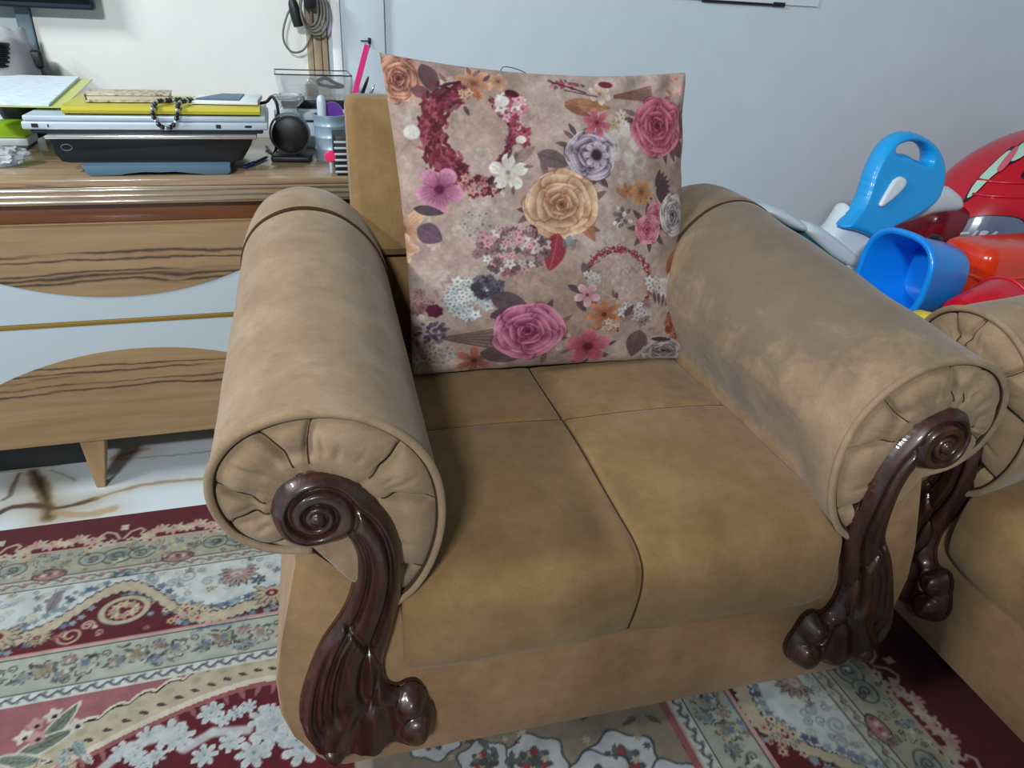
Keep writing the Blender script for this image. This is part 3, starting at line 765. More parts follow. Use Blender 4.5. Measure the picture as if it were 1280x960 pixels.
def arm_creases(s):
    """the stitched lines of the pleated face, from its edge in towards the scroll"""
    O = roll_outline(300); O = np.vstack([O, resample(np.array([O[-1], (.40,.43), O[0]]), 60)[1:-1]])
    cx, cz = ROLL_C; ang = np.arctan2(O[:,1]-cz, O[:,0]-cx); od = np.argsort(ang); out = []
    for q, (x0, z0) in enumerate(CREASE):
        c = math.atan2(z0-cz, -x0-cx); path = []
        for r in np.linspace(.01, .52, 22):
            cc = c + (0.16*math.sin(r*2.6))*(1 if q % 2 else -1); cc = (cc+PI) % (2*PI)-PI
            px = np.interp(cc, ang[od], O[od,0], period=2*PI); pz = np.interp(cc, ang[od], O[od,1], period=2*PI)
            k = 0.966*(1-r)+.05*r; fd = 1-.85*float(sm(.36, .50, r))
            dep = max(0, 0.022*(1-(1-min(1, r/.30))**2.2) - .011*fd*min(1, r*9) - .006*fd*min(1, r*6))
            path.append((s*(cx+(px-cx)*k), -.0042-dep, cz+(pz-cz)*k))
        out.append(path)
    return out

# outline of the carved scroll, seen on the left arm (x outward)
CARVE_TOP = [(.485,.572),(.475,.601),(.453,.617),(.427,.620),(.392,.604),(.366,.573),(.346,.534),(.337,.483),(.339,.417),(.352,.349),(.366,.292),(.366,.258)]
CARVE_FOOT = [(.366,.258),(.358,.238),(.347,.231),(.336,.236),(.322,.235),(.311,.220),(.306,.200),(.298,.180),(.297,.160),(.305,.138),(.320,.126),(.336,.122),(.352,.128),(.364,.128),(.372,.116),(.381,.118),(.388,.110),(.398,.121),(.406,.112),(.416,.122),(.426,.110),(.442,.113),(.454,.124),(.463,.138),(.472,.146),(.474,.160),(.481,.172)]
CARVE_OUT = [(.481,.172),(.485,.211),(.474,.264),(.448,.333),(.414,.390),(.398,.441),(.392,.485),(.397,.514),(.403,.527)]
CARVE_UND = [(.403,.527),(.420,.522),(.448,.519),(.470,.530),(.481,.549),(.485,.572)]
def carve_mesh():
    top = crom(CARVE_TOP, 8); foot = crom(CARVE_FOOT, 5); out = crom(CARVE_OUT, 8); und = crom(CARVE_UND, 8)
    O = np.vstack([top[:-1], foot[:-1], out[:-1], und[:-1]])
    h = 0.0016
    xs = np.arange(.29, .492, h); zs = np.arange(.100, .628, h)
    X, Z = np.meshgrid(xs, zs, indexing='ij')
    ins = inside(X, Z, O)
    D, _ = seg_dist(X, Z, np.vstack([O, O[:1]]))
    dR, tR = seg_dist(X, Z, top[20:]); dL, tL = seg_dist(X, Z, out)
    s = dL/(dL+dR+1e-9)                                  # 0 outer edge, 1 inner edge
    e = np.clip(1-(1-np.clip(D/.018, 0, 1))**2, 0, 1)**.85
    # flowing ridges of the stem
    g = lambda c, w: np.exp(-((s-c)/w)**2)
    stem = 1.0 - .60*g(.24,.06) - .75*g(.70,.055) + .10*g(.47,.16) + .05*g(.88,.08)
    # the volute
    ex, ez = .434, .567
    rr = np.hypot(X-ex, Z-ez); th = np.arctan2(Z-ez, ex-X)
    ph = th/(2*PI) + np.log(np.maximum(rr, .002)/.0105)/math.log(2.05)
    f = ph - np.floor(ph)
    groove = np.exp(-((np.minimum(f, 1-f))/.13)**2)
    vol = .95 - .75*groove*sm(.004, .012, rr) + .35*np.exp(-(rr/.008)**2)
    wv = (1-sm(.036, .056, rr))
    # acanthus flutes low on the outer side
    lowk = (1-sm(.30, .37, Z))*(1-sm(.40, .50, s))*sm(.16,.2,Z)
    flute = .80 + .26*np.cos(2*PI*(s*9.0 + (Z-.2)*2.0))
    # a long leaf overlapping the stem
    d1, t1 = seg_dist(X, Z, crom([(.412,.372),(.388,.33),(.376,.28),(.388,.22),(.415,.17)], 8))
    leafcut = np.exp(-(d1/.0038)**2)
    # fan at the bottom
    an = np.arctan2(.30-Z, X-.375)
    fan = .72 + .30*np.cos(an*17)
    wf = (1-sm(.19, .245, Z))*(1-sm(.445,.47,X))*sm(.325,.345,X)
    H = stem*(1-lowk) + flute*lowk
    H = H*(1-wf) + fan*wf
    H = H - .6*leafcut*(1-wf)*(1-wv)
    H = H*(1-wv) + vol*wv
    def knob(cx, cz, r, a):
        nonlocal H
        d = np.hypot(X-cx, Z-cz)/r
        H = np.where(d < 1.25, H*sm(.95, 1.25, d) + (.45 + a*np.sqrt(np.clip(1-np.minimum(d,1)**2, 0, 1)))*(1-sm(.95, 1.25, d)), H)
    knob(.330, .210, .021, 1.0); knob(.322, .160, .026, 1.05); knob(.446, .137, .017, .8)
    depth = (.012 + .016*H)*(.30 + .70*e) + .012*sm(.30,.14,Z)*e
    wt = ins.astype(float); dp = depth*wt                 # soften the carving a little
    for _ in range(4):
        acc = np.zeros(X.shape); aw = np.zeros(X.shape)
        for a in (-1, 0, 1):
            for b in (-1, 0, 1):
                acc += np.roll(np.roll(dp, a, 0), b, 1); aw += np.roll(np.roll(wt, a, 0), b, 1)
        sm3 = acc/np.maximum(aw, 1); ke = 1-sm(.005, .013, D); depth = depth*(1-ke*.8)+sm3*ke*.8; dp = depth*wt
    # snap the rim cells to the outline
    ins &= D > h*.45; near = (~ins) & (D < h*0.95)
    use = ins | near
    NX, NZ = X.copy(), Z.copy()
    rim = use & (D < h*0.9)
    P0 = np.vstack([O, O[:1]])
    bx = np.zeros(X.shape); bz = np.zeros(X.shape); bd = np.full(X.shape, 1e9)
    for (ax, az), (qx, qz) in zip(P0[:-1], P0[1:]):
        dx, dz = qx-ax, qz-az; t = np.clip(((X-ax)*dx+(Z-az)*dz)/(dx*dx+dz*dz+1e-12), 0, 1)
        fx, fz = ax+t*dx, az+t*dz; d = np.hypot(X-fx, Z-fz); k = d < bd
        bd = np.where(k, d, bd); bx = np.where(k, fx, bx); bz = np.where(k, fz, bz)
    NX = np.where(rim, bx, NX); NZ = np.where(rim, bz, NZ)
    depth = np.where(rim, .008, depth)
    idx = -np.ones(X.shape, int); V = []; pos = {}
    q = use[:-1,:-1] & use[1:,:-1] & use[1:,1:] & use[:-1,1:]
    quads = np.argwhere(q); F = []
    def vid(i, j):
        if idx[i,j] < 0:
            idx[i,j] = len(V); pos[len(V)] = (i, j)
            y = -float(depth[i,j]) - .018*float(sm(.36,.50,NZ[i,j]))
            V.append((float(NX[i,j]), y, float(NZ[i,j])))
        return idx[i,j]
    for i, j in quads: F.append((vid(i,j), vid(i+1,j), vid(i+1,j+1), vid(i,j+1)))
    cnt = {}
    for f in F:
        for a in range(4):
            k = (f[a], f[(a+1) % 4]); cnt[k] = 1
    edges = [k for k in cnt if (k[1], k[0]) not in cnt]
    for v in {a for k in edges for a in k}:               # settle the rim on the outline
        i, j = pos[v]; V[v] = (float(bx[i,j]), -.0080 - .018*float(sm(.36,.50,bz[i,j])), float(bz[i,j]))
    W = resample(O, 520, True); n0 = len(V); n = len(W)   # the side wall, back into the upholstery
    for x, z in W:
        yf = -.0075 - .018*float(sm(.36,.50,z)); V += [(x, yf-.001, z), (x, yf+.004, z), (x, .02, z)]
    for i in range(n):
        j = (i+1) % n
        for k in range(2): F.append((n0+3*i+k, n0+3*j+k, n0+3*j+k+1, n0+3*i+k+1))
    return V, F
CV, CF = carve_mesh()

FRAME = [(-.34,.262),(-.34,.50),(-.462,.50),(-.478,.42),(-.496,.34),(-.510,.27),(-.510,.20),(-.496,.155),(-.478,.113),(-.452,.080),(-.43,.070),
         (.43,.070),(.452,.080),(.478,.113),(.496,.155),(.510,.20),(.510,.27),(.500,.34),(.478,.42),(.462,.50),(.34,.50),(.34,.262)]
def seat_mesh():
    prof = crom([(-.002,.262),(-.012,.29),(-.018,.33),(-.018,.370),(-.009,.396),(.016,.411),(.07,.417),(.25,.419),(.45,.416),(.70,.410)], 10)
    prof = resample(prof, 190); xs = np.linspace(-.338, .338, 150)
    seam_y = .372; V = []
    nx = len(xs)
    Sa = np.r_[0, np.cumsum(np.hypot(*np.diff(prof, axis=0).T))]
    for k, (y, z) in enumerate(prof):
        a = prof[max(k-1,0)]; b = prof[min(k+1,len(prof)-1)]
        t = (b-a)/np.hypot(*(b-a)); nrm = np.array([-t[1], t[0]])
        for x in xs:
            xm = x - .006*math.sin(y*5)
            edge = 1-abs(x/.338)**10
            dx = abs(xm); dy = abs(y-seam_y) if y > .1 else 9
            o = 0.010*min(1, dx/.12)**.6*edge
            if dy < .2: o *= (.35+.65*min(1, dy/.10)**.6)
            o -= .0045*math.exp(-(dx/.0035)**2) 
            if dy < .05: o -= .0045*math.exp(-(dy/.0035)**2)
            o += .0016*math.sin(7*x+23*z+9*y)*math.sin(11*y-13*x)
            if z < .40: o += .0022*math.sin(38*z+9*x)*(1 if z > .27 else 0)
            V.append((x, y+nrm[0]*o, z+nrm[1]*o))
    F = [f[::-1] for f in gridfaces(len(prof), nx)]
    n0 = len(V)                                          # close it below
    V += [(-.338,-.002,.262),(.338,-.002,.262),(.338,.70,.262),(-.338,.70,.262)]
    F.append((n0,n0+1,n0+2,n0+3)[::-1])
    L_ = [i*nx for i in range(len(prof))]; R_ = [i*nx+nx-1 for i in range(len(prof))]
    F.append(tuple(L_)+(n0+3,)); F.append(tuple(R_[::-1])+(n0+2,))
    top = {}
    mid = min(range(nx), key=lambda i: abs(xs[i]))
    P = [V[i*nx+mid] for i in range(0, len(prof))]
    j = min(range(len(prof)), key=lambda i: abs(prof[i][0]-seam_y) + (9 if prof[i][1] < .4 else 0))
    Q = [V[j*nx+i] for i in range(nx)]
    return V, F, P, Q

def make_armchair(label):
    t = thing('armchair', label, 'armchair', group='matching armchairs with carved scrolls')
    prismobj('frame', FRAME, 0.0, .86, M['rail'], t, 0.006, 2)
    V, F, P, Q = seat_mesh()
    seat = obj('seat', V, F, M['seat'], t)
    tube('seam', [(x, y-.0008, z+.0012) for x, y, z in P], .0015, M['seam'], seat, 6)
    tube('seam', [(x, y-.002, z+.0026) for x, y, z in Q], .0016, M['seam'], seat, 6)
    # backrest pad, leaning back, and the frame behind it
    bm = bmesh.new()
    bk = [(.690,.655),(.700,.640),(.73,.636),(.80,.64),(.845,.66),(.872,.80),(.885,.895),(.878,.915),(.86,.927),(.81,.930),(.785,.925),(.772,.905),(.735,.78)]
    prism(bm, bk, -.343, .343, .022, 4, 'yz')
    bobj('backrest', bm, M['seat'], t)
    boxobj('back_frame', -.44, .44, .765, .862, .40, .655, M['seat'], t, .01)
    boxobj('lower_back', -.325, .325, .715, .80, .40, .64, M['seat'], t, .02)
    for s in (-1, 1):
        V, F = arm_shell(s); arm = obj('arm', V, F, M['suede'], t)
        V, F = arm_face(s); obj('pleated_face', V, F, M['suede'], arm)
        for path in arm_creases(s): tube('seam', path, .0010, M['seam'], arm, 6)
        O = roll_outline(120)
        path = [(s*(ROLL_C[0]+(a-ROLL_C[0])*.985), .001-.012, ROLL_C[1]+(b-ROLL_C[1])*.985) for a, b in O]
        tube('piping', path, .0055, M['suede'], arm, 8)
        path = [(s*(ROLL_C[0]+(a-ROLL_C[0])*.955), -.0105, ROLL_C[1]+(b-ROLL_C[1])*.955) for a, b in O]
        tube('seam', path, .0030, M['seam'], arm, 6)
        path = []
        for a, b in O:
            x, z = arm_point(a, b, .62, .990); path.append((s*x, .608, z))
        tube('seam', path, .0042, M['seam'], arm, 8)
        VV = [(s*x, y, z) for x, y, z in CV]
        FF = CF if s > 0 else [f[::-1] for f in CF]
        cs = obj('carved_scroll', VV, FF, M['carved'], t)
        sf = cs.modifiers.new('soft', 'SMOOTH'); sf.factor = .5; sf.iterations = 3
        for y in (.075, .79):
            prof = [(0,RUG_Z+.001),(.020,RUG_Z+.001),(.024,.02),(.026,.04),(.032,.058),(.038,.0695),(0,.0695)]
            bobj('leg', lathe(prof, 20, rotm((s*.345, y, .0))), M['carved'], t)
    return t
def copy_tree(o, parent=None):
    c = o.copy(); COL.objects.link(c)
    if parent: c.parent = parent
    for ch in list(o.children): copy_tree(ch, c)
    return c

PHI = R(-2.34306)
CO = (.43284 - math.sin(PHI)*.018, .69129 + math.cos(PHI)*.018)
chair = make_armchair('tan suede armchair in the middle with the flowered cushion on its seat')
chair.location = (CO[0], CO[1], 0); chair.rotation_euler = (0, 0, PHI)
chair2 = copy_tree(chair)
chair2.location = (1.058, .385, 0); chair2.rotation_euler = (0, 0, R(-92.5))
chair2['label'] = 'tan suede armchair cut off at the right edge, turned sideways, no cushion on it'

# ------------------------------------------------------------------ flowered cushion
def paint_cushion():
    BG = C255(178,153,140)
    p = Paint(915, 960, BG, 3)
    n1 = vnoise(p.X, p.Y, .006, 1)[..., None]; n2 = vnoise(p.X, p.Y, .03, 7)[..., None]
    p.A = p.A*(.84+.28*n1) + (n1-.5)*C255(10,26,40)*1.2; p.A *= (.93+.14*n2)
    W = C255(222,214,208); MA = C255(104,26,46); MD = C255(70,18,34); PK = C255(206,112,138); PL = C255(226,160,172)
    PE = C255(226,182,142); PB = C255(176,110,80); PD = C255(128,66,46); GR = C255(108,86,92); GD = C255(66,50,62); OR = C255(178,96,58); PU = C255(84,68,96)
    LV = C255(150,120,116)
    for x, y, rx, ry in ((650,260,50,70),(430,100,60,40),(250,470,60,60),(120,650,70,50),(560,560,60,50),(700,330,60,50),(170,890,60,40),(620,870,60,40),(720,560,60,40),(520,230,50,40)):
        p.blob(x, y, rx, ry, C255(206,198,186), a=.5, soft=.9)
    # faint blooms and sprigs in the ground
    for i in range(46):
        x, y = p.rs.uniform(30, 890), p.rs.uniform(60, 920)
        if i % 3: p.petals(x, y, p.rs.uniform(16, 34), 5, C255(204,192,180), C255(176,156,142), C255(160,140,126), p.rs.uniform(0, 90), .35, .14)
        else:
            a0 = p.rs.uniform(0, 360)
            for q in range(5): p.leaf(x+14*(q-2)*math.cos(R(a0)), y+14*(q-2)*math.sin(R(a0)), 15, 5, a0+(55 if q % 2 else -55), C255(150,122,112), C255(120,96,90), .6)
    p.A = p.A*.72 + BG*.28*(.9+.2*n1)
    # top row
    p.rose(72, 95, 56, C255(214,160,126), C255(160,96,76), C255(84,36,36), 1, 1.15)
    p.leaf(150, 92, 46, 26, 70, C255(84,58,64), GD); p.leaf(128, 130, 30, 18, 20, C255(120,70,74), GD)
    p.petals(262, 98, 50, 6, C255(216,160,122), C255(150,84,60), PD, 10)
    p.petals(325, 92, 28, 5, C255(214,170,130), C255(160,100,70), PD, 30)
    p.cluster(510, 98, 60, 14, 18, 9, [PK, C255(150,60,74), GR], False)
    # wreath one
    for wd_, c_ in ((26, MD), (20, MA)): p.line([(240+100*math.cos(R(a)), 235-110*math.sin(R(a))) for a in range(95, 258, 8)], wd_, c_, .75)
    p.line([(240+108*math.cos(R(a)), 235-108*math.sin(R(a))) for a in range(-58, 60, 8)], 9, MA, .7)
    p.line([(240+100*math.cos(R(a)), 240-135*math.sin(R(a))) for a in range(250, 290, 8)], 14, MA, .6)
    p.arc(240, 235, 100, 110, 95, 262, 46, [MA, MD, C255(128,40,58), C255(88,20,40), C255(150,70,84)], 640)
    p.arc(240, 235, 108, 108, -60, 62, 18, [MA, MD, C255(140,60,70)], 90)
    p.cluster(352, 165, 34, 34, 26, 13, [PK, PL, C255(170,80,100), W, C255(120,40,56)])
    p.cluster(366, 235, 26, 42, 22, 12, [C255(178,84,104), PL, C255(140,50,70)])
    p.blob(358, 128, 22, 12, MD, rot=20); p.blob(330, 150, 22, 18, C255(214,206,202)); p.blob(372, 258, 16, 12, W)
    p.cluster(265, 378, 60, 26, 30, 10, [MA, C255(170,90,96), C255(200,140,132), MD])
    p.cluster(250, 130, 28, 14, 10, 9, [C255(206,160,130), OR])
    p.petals(158, 388, 64, 5, C255(206,138,170), C255(134,46,88), C255(84,24,54), 20, .2, .22)
    p.leaf(375, 300, 40, 17, -35, LV, GR); p.leaf(455, 312, 46, 26, 20, C255(112,90,90), GD)
    p.petals(335, 345, 52, 5, C255(224,220,212), C255(206,200,188), C255(140,126,90), 50, .32, .12)
    p.blob(95, 235, 24, 22, C255(214,210,206)); p.blob(90, 195, 12, 34, C255(206,198,192), a=.6, soft=.8)
    for bx_, by_, br_ in ((470,432,96),(765,228,84),(382,792,92),(556,302,74),(545,848,58),(240,120,60),(730,470,60),(600,740,50),(120,790,50),(335,345,50)):
        for q in range(7):
            a = p.rs.uniform(0, 360); rr = br_*p.rs.uniform(.95, 1.15); p.leaf(bx_+rr*math.cos(R(a)), by_+rr*math.sin(R(a)), br_*.26, br_*.10, a+p.rs.uniform(-30, 30), [GD, GR, C255(112,84,74)][q % 3], PD, .85)
    # middle
    p.rose(556, 302, 74, C255(214,202,212), C255(136,116,146), C255(52,36,56), 23, .95)
    p.petals(572, 302, 40, 8, C255(222,210,218), C255(120,98,128), C255(50,34,40), 20, .3, .42, C255(74,56,90))
    p.leaf(540, 500, 40, 18, 60, PB, PD)
    p.rose(470, 432, 98, C255(236,200,162), C255(206,158,118), C255(138,82,56), 5, .95)
    p.leaf(448, 562, 54, 32, 105, C255(150,34,54), C255(206,110,110))
    p.leaf(395, 505, 22, 13, 70, MA, MD)
    p.leaf(640, 405, 22, 10, 40, C255(160,120,86), PD)
    p.cluster(340, 555, 92, 66, 95, 12, [PL, C255(206,150,158), W, C255(150,110,120), C255(196,180,176), GR, C255(160,90,110)])
    p.cluster(250, 480, 36, 40, 14, 13, [C255(200,190,178), C255(188,172,158)], True, .5)
    # right top
    for i in range(14):
        q = i/13; p.line([(640, 138+8*q), (755, 118+44*q)], 2.2, [PD, C255(120,84,64), GR][i % 3], .8)
    p.leaf(560, 165, 66, 22, 8, C255(168,116,78), PD); p.leaf(530, 180, 40, 12, 25, C255(140,90,62), PD)
    p.petals(600, 132, 34, 6, C255(228,206,188), C255(190,150,126), C255(150,106,84), 0)
    p.blob(622, 105, 22, 12, MA, rot=10); p.line([(470, 92), (560, 128)], 3, MD); p.line([(500, 118), (590, 140)], 2.5, GD)
    p.petals(580, 215, 42, 6, C255(206,110,122), C255(160,56,74), MA, 12)
    p.cluster(640, 210, 24, 22, 9, 11, [C255(206,176,130), C255(220,200,176)])
    for a in range(5): p.blob(655+34*math.cos(a*1.25), 275+40*math.sin(a*1.25), 24, 26, C255(216,210,200), a=.7, soft=.5)
    p.leaf(846, 228, 38, 26, 80, C255(120,64,58), PD); p.leaf(830, 286, 34, 26, 60, C255(112,66,66), GD)
    p.cluster(840, 150, 30, 50, 30, 8, [C255(190,130,120), PL, C255(206,160,140), PB], False)
    p.rose(765, 228, 84, C255(224,130,152), C255(186,62,92), C255(104,22,44), 9, .97)
    # right middle
    for i in range(9):
        a = -70+i*16; p.leaf(750+30*math.cos(R(a)), 395+30*math.sin(R(a)), 26, 9, a, C255(84,58,60), GD)
    p.petals(702, 405, 40, 6, C255(206,150,96), C255(160,90,50), PD, 20); p.petals(655, 400, 24, 5, C255(190,120,70), PB, PD, 0)
    for i in range(8):
        a = i*45; p.leaf(722+46*math.cos(R(a)), 500+46*math.sin(R(a)), 24, 9, a, C255(96,70,74), GD)
    p.cluster(640, 470, 28, 30, 16, 9, [GR, C255(120,100,106), W], False)
    p.rose(752, 462, 32, PL, PK, C255(140,40,66), 4); p.rose(718, 505, 40, PL, C255(206,96,122), C255(140,36,60), 6)
    p.rose(812, 468, 48, C255(230,222,220), C255(186,172,172), C255(66,52,58), 7, 1.2)
    p.leaf(812, 595, 52, 26, -55, C255(160,86,60), PD)
    # left middle
    p.petals(62, 500, 78, 6, C255(232,190,152), C255(170,104,76), PD, 15, .5); p.petals(60, 555, 46, 5, C255(226,186,150), C255(186,120,90), PD, 40)
    p.leaf(132, 510, 36, 32, 30, C255(92,66,86), C255(130,100,116)); p.leaf(130, 446, 40, 15, 10, C255(76,56,70), GD)
    # lower left
    p.cluster(228, 690, 56, 60, 70, 12, [C255(206,214,212), C255(190,200,204), C255(222,226,222)])
    p.cluster(275, 662, 40, 34, 34, 11, [C255(84,78,96), C255(104,98,114), C255(66,60,78)])
    p.leaf(335, 705, 52, 32, 20, C255(96,74,84), GD); p.leaf(322, 735, 40, 18, -20, C255(80,60,72), GD)
    for i in range(16):
        q = i/15; p.line([(165, 812+5*q), (300, 785+64*q)], 2.4, [C255(84,66,70), C255(150,116,96), C255(110,84,80)][i % 3], .8)
    p.cluster(100, 705, 40, 36, 26, 11, [C255(176,130,128), C255(150,100,104), C255(190,150,146)])
    p.petals(105, 785, 44, 7, C255(216,204,192), C255(160,136,124), C255(110,86,84), 0)
    p.cluster(140, 800, 36, 40, 40, 8, [PU, C255(104,86,112), C255(76,54,76)], False); p.blob(146, 732, 24, 22, C255(96,26,54), n=7, amp=.08)
    p.cluster(155, 870, 60, 30, 22, 13, [C255(206,196,186), C255(186,170,160)], True, .7)
    p.petals(250, 888, 50, 6, C255(190,112,90), C255(128,60,48), C255(84,34,32), 0); p.leaf(318, 872, 56, 28, 10, C255(96,74,70), GD)
    p.rose(382, 792, 94, C255(224,142,172), C255(180,76,116), C255(104,28,62), 12, .95)
    # wreath two
    for a0, a1, w in ((20, 95, 17), (95, 150, 15), (-30, 20, 13), (-70, -30, 9)):
        p.arc(622, 655, 98, 98, a0, a1, w, [C255(140,38,54), C255(112,28,44), C255(164,60,72)], 130)
    for i in range(9):
        a = i*40; p.line([(622+70*math.cos(a), 655+70*math.sin(a)), (622+60*math.cos(a+1.7), 655+60*math.sin(a+1.7))], 1.6, C255(206,190,176), .55)
    p.leaf(532, 618, 28, 13, 70, C255(112,92,100), GD); p.cluster(545, 640, 22, 20, 10, 9, [W, C255(200,190,184)])
    p.leaf(505, 668, 26, 10, 30, C255(84,64,66), GD); p.leaf(520, 715, 24, 12, 60, C255(92,70,74), GD)
    p.petals(535, 685, 38, 5, C255(228,186,196), C255(190,120,140), C255(110,60,70), 18, .5, .14)
    p.petals(582, 745, 50, 7, C255(206,134,92), C255(160,84,54), C255(96,44,36), 10); p.cluster(590, 780, 40, 14, 10, 10, [C255(220,196,176), C255(200,160,130)])
    p.cluster(680, 740, 44, 34, 22, 12, [C255(220,216,214), C255(196,190,194), C255(150,130,130)]); p.leaf(655, 735, 22, 10, -50, C255(110,70,76), GD)
    p.petals(545, 848, 62, 5, C255(214,112,132), C255(158,40,70), C255(96,16,40), 55, .2, .24)
    p.petals(795, 672, 46, 6, C255(226,222,216), C255(206,200,196), C255(40,32,42), 0, .3, .22); p.cluster(740, 662, 26, 26, 10, 12, [W, C255(206,190,184)])
    for i in range(4): p.leaf(735+14*i, 700+4*i, 18, 6, 80+10*i, GR, GD)
    p.cluster(812, 780, 36, 56, 60, 9, [C255(178,98,62), C255(150,70,44), C255(196,126,84)], True)
    p.leaf(682, 842, 46, 34, 100, C255(112,88,90), C255(84,62,66)); p.blob(640, 880, 30, 24, C255(210,198,188), a=.6, soft=.7)
    p.rose(770, 868, 68, C255(214,204,206), C255(166,150,156), C255(62,48,60), 15, .62); p.leaf(760, 830, 34, 8, 5, C255(62,48,56), GD)
    p.blob(835, 885, 26, 14, C255(200,208,204), a=.8)
    # sprigs of dark leaves tucked round the blooms, then the soft weave of the cloth
    n3 = vnoise(p.X, p.Y, .05, 41)[..., None]; n4 = vnoise(p.X, p.Y, .16, 43, 2)[..., None]
    g_ = p.A.mean(2, keepdims=True); p.A = (p.A*.88+g_*C255(258,252,248)*.12)*(.80+.25*n3)*(.92+.16*n4)
    p.A = np.clip(p.A, 0, 1)*.95 + .05*C255(150,126,116)
    return p.A
def build_cushion():
    img = paint_cushion()
    n = 380
    u = np.linspace(-1, 1, n); U, Vv = np.meshgrid(u, u, indexing='ij')
    S, T = (U+1)/2, (Vv+1)/2
    c4 = {'BL': np.array([-.250,.592,.428]), 'BR': np.array([.360,.600,.418]), 'TL': np.array([-.282,.722,1.012]), 'TR': np.array([.318,.716,.996])}
    bow = .022
    s2 = .5 + (S-.5)*(1-bow*2*(1-Vv**2)**1.0*np.abs(U)**2); t2 = .5 + (T-.5)*(1-bow*2*(1-U**2)**1.0*np.abs(Vv)**2*np.where(Vv > 0, 1.5, .4))
    P = (c4['BL']*((1-s2)*(1-t2))[..., None] + c4['BR']*(s2*(1-t2))[..., None] + c4['TL']*((1-s2)*t2)[..., None] + c4['TR']*(s2*t2)[..., None])
    nrm = np.array([0, -.975, .21]); nrm /= np.linalg.norm(nrm)
    base_t = (np.clip(1-U**2, 0, 1)*np.clip(1-Vv**2, 0, 1))**.45
    wr = vnoise(U+3, Vv+5, 1.6, 31, 3)-.5
    edge = np.clip(1-np.maximum(np.abs(U), np.abs(Vv)), 0, 1)
    ruck = .007*np.sin(26*np.arctan2(Vv, U)+5*np.sin(3*U))*np.exp(-((edge-.06)/.07)**2)*(np.abs(U*Vv)+.15)
    front = .075*base_t*(1-.12*np.exp(-((U-.06)**2+(Vv+.02)**2)/.02)) + .012*wr*base_t + ruck*(edge > 0)
    back = -.046*base_t
    # where each point lies on the painted cloth
    q = {'TL': (32, 28), 'TR': (878, 92), 'BR': (843, 898), 'BL': (103, 937)}
    px = q['BL'][0]*(1-S)*(1-T)+q['BR'][0]*S*(1-T)+q['TL'][0]*(1-S)*T+q['TR'][0]*S*T
    py = q['BL'][1]*(1-S)*(1-T)+q['BR'][1]*S*(1-T)+q['TL'][1]*(1-S)*T+q['TR'][1]*S*T
    px = np.clip(px, 0, 913.9); py = np.clip(py, 0, 958.9); xi = px.astype(int); yi = py.astype(int); fx = (px-xi)[..., None]; fy = (py-yi)[..., None]
    col = img[yi, xi]*(1-fx)*(1-fy)+img[yi, xi+1]*fx*(1-fy)+img[yi+1, xi]*(1-fx)*fy+img[yi+1, xi+1]*fx*fy
    m = woven('printed cushion cloth', .8, 700, .25)
    tw = Matrix.Translation((.43284, .69129, 0)) @ Matrix.Rotation(PHI, 4, 'Z')
    t = thing('cushion', 'square cushion printed with roses and wreaths, propped against the middle armchair back', 'cushion', tw @ Vector((.035, .66, .72)), PHI)
    P = P - np.array([.035, .66, .72])
    f = P + nrm*front[..., None]; b = P + nrm*back[..., None]
    fastgrid('printed_front', f[..., 0], f[..., 1], f[..., 2], m, t, col)
    st = 5; idx = list(range(0, n-1, st))+[n-1]; sl = np.ix_(idx, idx)
    fastgrid('plain_back', b[..., 0][sl], b[..., 1][sl], b[..., 2][sl], mat('cushion back cloth', rgb(170,142,126), .85), t, None, True)
    i, j = int(n*.53), int(n*.445)
    gp = f[i, j] + nrm*.004
    bm = bmesh.new(); bmesh.ops.create_icosphere(bm, subdivisions=1, radius=.0150)
    for v in bm.verts: v.co = Vector((v.co.x, v.co.y*.5, v.co.z))
    bobj('crystal_button', bm, mat('crystal', rgb(226,230,232), .08, metal=.85), t, False, tuple(gp))
    th = [f[int(n*.37), n-1], f[int(n*.38), n-1]+np.array([0,-.003,.008]), f[int(n*.42), n-1]+np.array([0,-.003,.006]), f[int(n*.45), n-1]]
    tube('loose_thread', crom(th, 8), .0009, mat('thread', rgb(90,70,66), .8), t, 5)
build_cushion()

# ------------------------------------------------------------------ desk
DF = 1.64
def circ(p, q, r):
    ax, ay = p; bx, by = q; cx, cy = r
    d = 2*(ax*(by-cy)+bx*(cy-ay)+cx*(ay-by))
    ux = ((ax*ax+ay*ay)*(by-cy)+(bx*bx+by*by)*(cy-ay)+(cx*cx+cy*cy)*(ay-by))/d
    uy = ((ax*ax+ay*ay)*(cx-bx)+(bx*bx+by*by)*(ax-cx)+(cx*cx+cy*cy)*(bx-ax))/d
    return ux, uy, math.hypot(ax-ux, ay-uy)
desk = thing('desk', 'low wooden desk with striped wood and white curved drawer fronts behind the armchair', 'desk', (-.34, 1.9, 0))
def dk(name, *a, m, bev=.002, parent=desk):
    x0, x1, y0, y1, z0, z1 = a
    return boxobj(name, x0+.34, x1+.34, y0-1.9, y1-1.9, z0, z1, m, parent, bev)
DX0, DX1 = -1.02, .33
dk('tabletop', DX0, DX1, DF, 2.165, .736, .75, m=M['tabletop'])
mold = dk('edge_moulding', DX0, DX1, DF+.002, DF+.035, .700, .7355, m=M['edge'], bev=.003)
for z in (.7295, .7180, .7065):
    V, F = tube_geo([(DX0+.34, DF+.0015-1.9, z), (DX1+.34, DF+.0015-1.9, z)], .0026, 10); obj('metal_strip', V, F, M['chrome'], mold)
dk('rail', DX0+.01, DX1-.01, DF+.03, 2.15, .658, .7355, m=M['rail_reflection'])
dk('carcass', DX0+.01, DX1-.01, DF+.025, 2.15, .150, .657, m=M['leg'])
